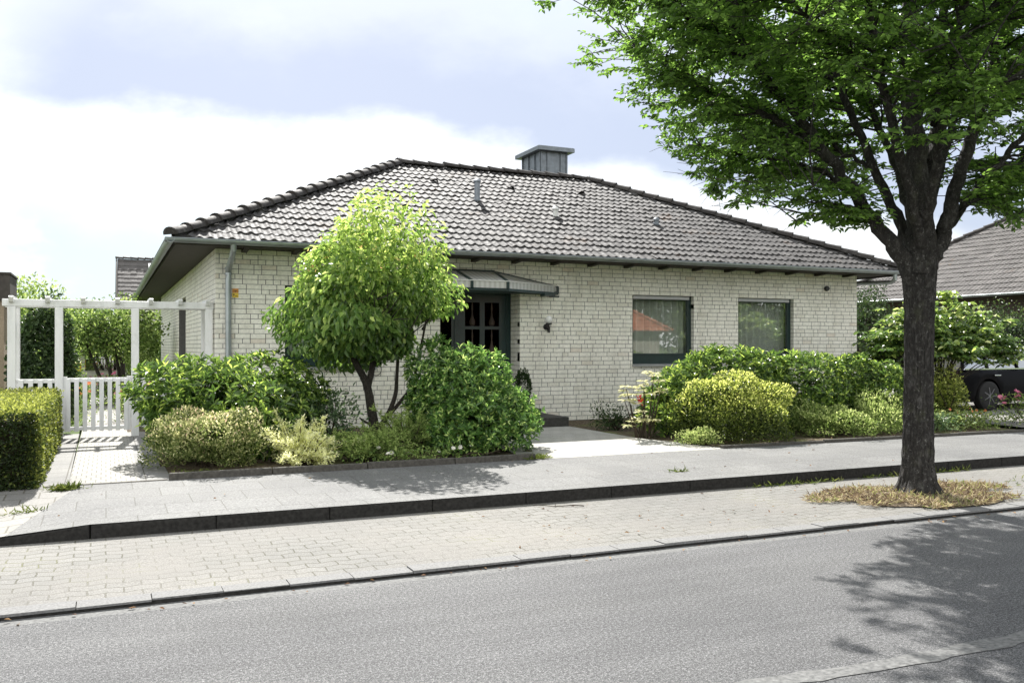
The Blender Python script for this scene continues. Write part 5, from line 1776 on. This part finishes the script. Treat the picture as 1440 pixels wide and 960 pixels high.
leafy_bush('garden_shrub', 'yellowish round shrub deep in the garden under the multi stemmed tree', 'shrub', (1.0, 32.5, .16), (.95, 32.5, .75), (.85, .7, .75), 4500, .08, .45, M['l_low'], 305, None, .15, .5, .2, .9, topb=.3, zmin=-1)
leafy_bush('garden_shrub', 'loose light green shrub left of the garden path behind the gate', 'shrub', (-1.35, 22.0, .16), (-1.2, 22.0, .95), (.8, .9, .9), 5500, .075, .5, M['l_garden'], 306, None, .2, .4, .3, .9, topb=.3, zmin=-1)
for i, (x, y, c, w, lab) in enumerate(((-3.4, 44, 2.6, 3.0, 'dark background tree far behind the garage'), (4.4, 44.5, 1.6, 2.0, 'background tree beside the distant gabled house'), (-.6, 46, 1.9, 1.6, 'background tree above the garden shed'))):
    garden_tree('garden_tree', lab, (x, y, .1), (x, y, c), (w, 1.6, 1.4), 8000, .17, M['l_garden'] if i != 1 else M['l_blue'], 310 + i, 3, .3)
for i, (x, y, fm, lab) in enumerate(((-.62, 18.6, 'f_orange', 'orange flowering plant left of the path behind the gate'), (.50, 19.2, 'f_pink', 'pink flowering plant right of the path behind the gate'), (-.75, 20.8, 'f_white', 'pale flowering plant deeper along the path behind the gate'), (.62, 21.8, 'f_orange', 'farther orange flowering plant along the house side of the path'), (0.0, 24.2, 'f_pink', 'pink flowering plant at the end of the garden path'))):
    flower_patch('rose_plant', lab, 'plant', (x, y, .18), (.42, .5), 1100, 16, M['l_garden'], M[fm], 330 + i, .75, 'flowering plants behind the gate', .05)
# open shed with a yellow board in front
t = thing('garden_shed', 'small garden shelter with dark flat roof and pale wall behind the gate', 'shed', (-.3, 30.5, .16))
m = MB(); m.box(-.85, .35, 31.4, 31.5, .16, 1.75); m.build('wall', M['plaster'], t)
m = MB(); m.box(-1.0, .60, 29.8, 31.7, 1.78, 2.02); m.build('roof', M['soffit'], t)
for x in (-.95, .5):
    m = MB(); m.box(x - .04, x + .04, 29.85, 29.93, .16, 1.78); m.build('post', M['soffit'], t)
m = MB(); m.box(-.6, .3, 31.36, 31.398, .9, 1.5); m.build('window', M['carglass'], t)
m = MB(); m.box(-1.0, -.64, 28.5, 28.56, .86, 1.20)
yb = tag(m.build('yellow_board', M['yellow'], bevel=.03), 'square yellow board standing before the garden shelter', 'board')
m = MB(); m.box(-.84, -.79, 28.52, 28.55, .16, .87); m.build('post', M['black'], yb)
# bench-like low white ledge by the house wall behind the gate
t = thing('garden_bench', 'low white garden bench along the path behind the gate', 'bench', (1.15, 24.0, .17))
m = MB()
for k in range(4): m.box(.82 + k * .10, .91 + k * .10, 23.2, 24.8, .60, .63)
m.build('seat', M['white'], t)
for x, y in ((.86, 23.3), (1.18, 23.3), (.86, 24.7), (1.18, 24.7)):
    m = MB(); m.box(x - .025, x + .025, y - .025, y + .025, .17, .60); m.build('leg', M['white'], t)

# greenery between the houses on the right
garden_tree('garden_tree', 'dark leafy tree between the bungalow and the neighbouring house', (19.4, 18.8, .16), (19.4, 18.8, 2.0), (.85, .8, 1.25), 5200, .09, M['l_dark'], 340, 3, .2)
leafy_bush('dark_shrub', 'dark evergreen bush below the neighbouring eaves behind the car', 'shrub', (24.4, 18.5, .16), (24.4, 18.5, 1.5), (.9, 2.0, 1.35), 6500, .09, .5, M['l_dark'], 341, None, .15, .5, .2, .9, topb=.4, zmin=-1)
leafy_bush('dark_shrub', 'dark evergreen bush behind the car close to the bungalow corner', 'shrub', (22.3, 17.8, .16), (22.3, 17.8, 1.2), (1.3, 1.0, 1.1), 5500, .09, .5, M['l_dark'], 342, None, .15, .5, .2, .9, topb=.4, zmin=-1)
# trees across the street (behind the viewpoint), they mirror in the panes
for i, (x, y, c, r, lab) in enumerate(((31.2, -9.5, 2.6, (1.7, 1.5, 2.1), 'leafy tree across the street mirrored in the right part of the left hand window pane'),
                                       (37.8, -10.5, 2.4, (1.8, 1.6, 2.0), 'rounded tree across the street mirrored at the right edge of the second window pane'),
                                       (36.0, -24.0, 6.2, (4.6, 3.0, 5.6), 'tall tree beyond the red roofed house mirrored high in the left hand pane'),
                                       (43.0, -24.5, 6.2, (4.8, 3.0, 5.6), 'tall dark tree across the street mirrored between the two right hand windows'),
                                       (50.0, -24.0, 6.2, (4.8, 3.0, 5.6), 'tall tree across the street mirrored in the right hand pane'))):
    garden_tree('garden_tree', lab, (x, y, .1), (x, y, c), r, 4200 if i < 2 else 9000, .16 if i < 2 else .42, M['l_garden'] if i < 2 else M['l_dark'], 350 + i, 4, .3)

# ================================================================== PARKED CAR
def car():
    x0, yc, zg = 17.25, 15.05, .195            # rear bumper, centre line, ground; nose points to +X
    t = thing('parked_car', 'black estate car parked on the driveway behind the broadleaf shrub', 'car', (x0 + 2.3, yc, zg))
    L, W = 4.6, 1.82
    def sec(x):                                 # height of bonnet/belt and half width at x along the body
        u = x / L
        top = np.interp(u, [0, .03, .10, .30, .62, .70, .90, .97, 1], [.72, .90, .96, .95, .93, .92, .82, .70, .55])
        bot = np.interp(u, [0, .05, .12, .88, .95, 1], [.40, .28, .22, .22, .26, .36])
        hw = W / 2 * np.interp(u, [0, .04, .15, .5, .85, .96, 1], [.80, .92, .98, 1.0, .98, .88, .74])
        return top, bot, hw
    wheels = (.98, 3.74); wr = .335
    n = 70
    vs, fs = [], []
    ring = 12
    for i in range(n):
        x = L * i / (n - 1)
        top, bot, hw = sec(x)
        b = bot
        for w in wheels:                        # wheel arches cut into the lower edge
            d = abs(x - w)
            if d < wr + .055: b = max(b, math.sqrt((wr + .055) ** 2 - d * d) + wr - .02)
        pr = [(-hw * .86, b), (-hw * .985, b + .02), (-hw, min(top - .12, b + .14)), (-hw * .995, top - .20 if top - .20 > b + .15 else top - .10), (-hw * .955, top - .05), (-hw * .86, top)]
        pr = pr + [(-a, z) for a, z in reversed(pr)]
        for a, z in pr: vs.append((x0 + x, yc + a, zg + z))
    for i in range(n - 1):
        for k in range(ring):
            fs.append((i * ring + k, i * ring + (k + 1) % ring, (i + 1) * ring + (k + 1) % ring, (i + 1) * ring + k))
    fs.append(tuple(range(ring))); fs.append(tuple(range((n - 1) * ring, n * ring)))
    m = MB(); m.add(vs, fs)
    body = m.build('body', M['carpaint'], t, smooth=True)
    # greenhouse: lofted glasshouse with a painted roof
    st = [(.16, .96, .96), (.30, 1.34, 1.0), (.55, 1.465, 1.0), (1.4, 1.49, 1.0), (2.1, 1.47, 1.0), (2.5, 1.40, 1.0), (3.15, .945, .97)]
    gl, rf = MB(), MB()
    vs, fs, rv, rfs = [], [], [], []
    for (x, z, s) in st:
        hb = W / 2 * .90 * s; ht = W / 2 * (.90 - .24 * max(0, z - .95) / .55)
        for a, zz in ((-hb, .93), (-ht, z - .03), (ht, z - .03), (hb, .93)): vs.append((x0 + x, yc + a, zg + min(zz, max(z, .93))))
        for a, zz in ((-ht - .012, z - .06), (-ht * .93, z), (0, z + .02), (ht * .93, z), (ht + .012, z - .06)): rv.append((x0 + x, yc + a, zg + zz))
    for i in range(len(st) - 1):
        for k in range(3): fs.append((i * 4 + k, i * 4 + k + 1, (i + 1) * 4 + k + 1, (i + 1) * 4 + k))
    for i in range(1, len(st) - 2):
        for k in range(4): rfs.append((i * 5 + k, i * 5 + k + 1, (i + 1) * 5 + k + 1, (i + 1) * 5 + k))
    gl.add(vs, fs); rf.add(rv, rfs)
    gl.build('car_windows', M['carglass'], t)
    rf.build('roof', M['carpaint'], t, smooth=True)
    for s in (-1, 1):
        for (xa, za, xb, zb) in ((.22, .95, .42, 1.40), (1.02, .95, 1.08, 1.46), (2.02, .95, 1.98, 1.455), (3.05, .97, 2.46, 1.40)):
            hb, ht = W / 2 * .905, W / 2 * .68
            m = MB(); m.beam((x0 + xa, yc + s * hb, zg + za), (x0 + xb, yc + s * (ht + .03 + .10 * (1.47 - zb)), zg + zb), .05, .03, (0, 1, 0)); m.build('pillar', M['carpaint'], t)
    for s in (-1, 1):
        m = MB(); m.tube([(x0 + .6, yc + s * .58, zg + 1.49), (x0 + .7, yc + s * .58, zg + 1.535), (x0 + 2.0, yc + s * .58, zg + 1.53), (x0 + 2.1, yc + s * .58, zg + 1.48)], .014, 6); m.build('roof_rail', M['chrome'], t)
        m = MB(); m.beam((x0 + .25, yc + s * .868, zg + .945), (x0 + 2.95, yc + s * .868, zg + .945), .016, .028); m.build('belt_trim', M['chrome'], t)
        for x in (1.12, 2.22):
            m = MB(); m.beam((x0 + x, yc + s * .925, zg + .80), (x0 + x + .2, yc + s * .925, zg + .80), .03, .03); m.build('handle', M['chrome'], t, bevel=.008)
        m = MB(); m.lathe((x0 + 2.92, yc + s * 1.0, zg + .98), [(.02, -.1), (.08, -.07), (.09, 0), (.08, .07), (.02, .1)], 10, 'y'); m.build('mirror', M['carpaint'], t, smooth=True)
        m = MB(); m.obox((x0 + 4.36, yc + s * .66, zg + .66), (.92, s * -.3, -.15), (s * .3, .95, 0), (.1, 0, 1), .26, .3, .13); m.build('headlight', M['globe'], t, bevel=.03)
        m = MB(); m.obox((x0 + .06, yc + s * .70, zg + .78), (1, 0, 0), (0, 1, 0), (0, 0, 1), .14, .22, .26); m.build('tail_light', M['redlamp'], t, bevel=.03)
        for x in wheels:
            m = MB(); y = yc + s * .81
            m.lathe((x0 + x, y, zg + wr), [(.20, -.11), (.30, -.11), (.33, -.09), (.335, 0), (.33, .09), (.30, .11), (.20, .11)], 28, 'y')
            wh = m.build('wheel', M['tyre'], t, smooth=True)
            r = MB(); yo = y + s * .085
            r.lathe((x0 + x, yo, zg + wr), [(.205, -.02), (.215, 0), (.205, .02)], 24, 'y')
            r.lathe((x0 + x, yo + s * .012, zg + wr), [(.05, -.015), (.05, .015)], 12, 'y')
            for k in range(7):
                a = 2 * PI * k / 7
                r.beam((x0 + x + .04 * math.cos(a), yo + s * .01, zg + wr + .04 * math.sin(a)), (x0 + x + .2 * math.cos(a), yo + s * .01, zg + wr + .2 * math.sin(a)), .02, .05, (0, 1, 0))
            r.build('rim', M['rim'], wh)
    m = MB(); m.box(x0 + .15, x0 + L - .2, yc - .78, yc + .78, zg + .2, zg + .34); m.build('underbody', M['tyre'], t)
car()

# ================================================================== SKY, SUN, CAMERA
w = bpy.data.worlds.new('World'); scn.world = w; w.use_nodes = True
nt = w.node_tree; nt.nodes.clear()
def wn(ty, **kw):
    d = nt.nodes.new(ty)
    for k, v in kw.items(): setattr(d, k, v)
    return d
def wl_(a, b): nt.links.new(a, b)
def wm(op, a, b=None, c=None, clamp=False):
    d = wn('ShaderNodeMath', operation=op); d.use_clamp = clamp
    for i, x in enumerate((a, b, c)):
        if x is None: continue
        if hasattr(x, 'is_output'): wl_(x, d.inputs[i])
        else: d.inputs[i].default_value = x
    return d.outputs[0]
def sstep(x, a, b):
    d = wn('ShaderNodeMapRange', interpolation_type='SMOOTHSTEP')
    d.inputs[1].default_value = a; d.inputs[2].default_value = b
    wl_(x, d.inputs[0]); return d.outputs[0]
SAZ = SUN_AZ
sky = wn('ShaderNodeTexSky', sky_type='NISHITA')
sky.sun_disc = False; sky.sun_elevation = SUN_EL; sky.sun_rotation = SAZ
sky.air_density = 1.0; sky.dust_density = 1.5; sky.ozone_density = 1.0
bg1 = wn('ShaderNodeBackground'); bg1.inputs['Strength'].default_value = .12
wl_(sky.outputs[0], bg1.inputs['Color'])
tc = wn('ShaderNodeTexCoord')
sp = wn('ShaderNodeSeparateXYZ'); wl_(tc.outputs['Generated'], sp.inputs[0])
dx, dy, dz = sp.outputs
fwd = wm('ADD', wm('MULTIPLY', dx, SY), wm('MULTIPLY', dy, CY))
rgt = wm('SUBTRACT', wm('MULTIPLY', dx, CY), wm('MULTIPLY', dy, SY))
fm = wm('MAXIMUM', fwd, .12)
tt, uu = wm('DIVIDE', rgt, fm), wm('DIVIDE', dz, fm)
cv = wn('ShaderNodeCombineXYZ'); wl_(tt, cv.inputs[0]); wl_(wm('MULTIPLY', uu, 1.8), cv.inputs[1])
def wnoise(scale, det, rough, off=0.0):
    mp = wn('ShaderNodeMapping'); mp.inputs['Location'].default_value = (off, off * .7, off * .3); wl_(cv.outputs[0], mp.inputs['Vector'])
    d = wn('ShaderNodeTexNoise'); d.inputs['Scale'].default_value = scale; d.inputs['Detail'].default_value = det; d.inputs['Roughness'].default_value = rough
    wl_(mp.outputs[0], d.inputs['Vector']); return d.outputs['Fac']
n1 = wnoise(2.6, 7, .55, 3.1)
n2 = wnoise(6.0, 6, .58, 7.7)
wob = wm('ADD', wm('MULTIPLY', wm('SUBTRACT', n1, .5), .16), wm('MULTIPLY', wm('SUBTRACT', n2, .5), .07))
# a grey lavender cloud bank whose billowed lower edge falls from left to right
edge = wm('SUBTRACT', .203, wm('MULTIPLY', tt, .135))
h = wm('ADD', wm('SUBTRACT', uu, edge), wob)
bank = wm('MULTIPLY', sstep(h, -.014, .030), wm('SUBTRACT', 1.0, wm('MULTIPLY', sstep(wm('ADD', h, wm('MULTIPLY', n2, .10)), .10, .30), .72)))
bank = wm('MULTIPLY', bank, sstep(wm('ADD', tt, wm('MULTIPLY', wob, 1.6)), -.66, -.46))
lowblue = wm('MULTIPLY', sstep(wm('ADD', wm('MULTIPLY', n1, .6), wm('MULTIPLY', n2, .4)), .44, .58), wm('SUBTRACT', 1.0, sstep(h, -.14, -.02)))
def wmix(f, a, b):
    d = wn('ShaderNodeMix', data_type='RGBA')
    for s, x in ((0, f), (6, a), (7, b)):
        if hasattr(x, 'is_output'): wl_(x, d.inputs[s])
        else: d.inputs[s].default_value = x
    return d.outputs[2]
colr = wmix(lowblue, (.55, .56, .565, 1), (.33, .405, .455, 1))
upper = wm('MULTIPLY', sstep(n2, .42, .60), sstep(h, .10, .22))
colr = wmix(upper, colr, (.40, .45, .49, 1))
colr = wmix(wm('MULTIPLY', bank, .95), colr, (.245, .275, .355, 1))
# unseen bright cloud added behind the viewpoint as fill for shaded fronts
back = sstep(wm('MULTIPLY', fwd, -1.0), .05, .6)
colr = wmix(back, colr, (.97, .97, .96, 1))
bg2 = wn('ShaderNodeBackground'); wl_(colr, bg2.inputs['Color']); bg2.inputs['Strength'].default_value = 1.0
mx = wn('ShaderNodeMixShader'); mx.inputs[0].default_value = .88
wl_(bg1.outputs[0], mx.inputs[1]); wl_(bg2.outputs[0], mx.inputs[2])
wo = wn('ShaderNodeOutputWorld'); wl_(mx.outputs[0], wo.inputs['Surface'])

ld = bpy.data.lights.new('sun', 'SUN'); ld.energy = 5.0; ld.angle = R_(.53); ld.color = (1.0, .972, .925)
so = link(bpy.data.objects.new('sun', ld))
to_sun = Vector((math.sin(SAZ) * math.cos(SUN_EL), math.cos(SAZ) * math.cos(SUN_EL), math.sin(SUN_EL)))
so.rotation_euler = to_sun.to_track_quat('Z', 'Y').to_euler()
so.location = (0, 0, 30)

cd = bpy.data.cameras.new('camera')
cam = link(bpy.data.objects.new('camera', cd))
cam.location = (0, 0, CAMZ)
cam.rotation_euler = (PI / 2, 0, -YAW)
cd.sensor_width = 36; cd.lens = 36 * 1267 / 1440.0
cd.shift_y = (487 - 480) / 1440.0
cd.clip_end = 3000; cd.clip_start = .05
scn.camera = cam
scn.view_settings.view_transform = 'Standard'
scn.view_settings.look = 'None'
scn.view_settings.exposure = 1.12
scn.view_settings.gamma = 1.0
scn.render.film_transparent = False
scn.cycles.max_bounces = 8
scn.cycles.transparent_max_bounces = 12
scn.cycles.caustics_reflective = False
scn.cycles.caustics_refractive = False
scn.cycles.use_adaptive_sampling = True
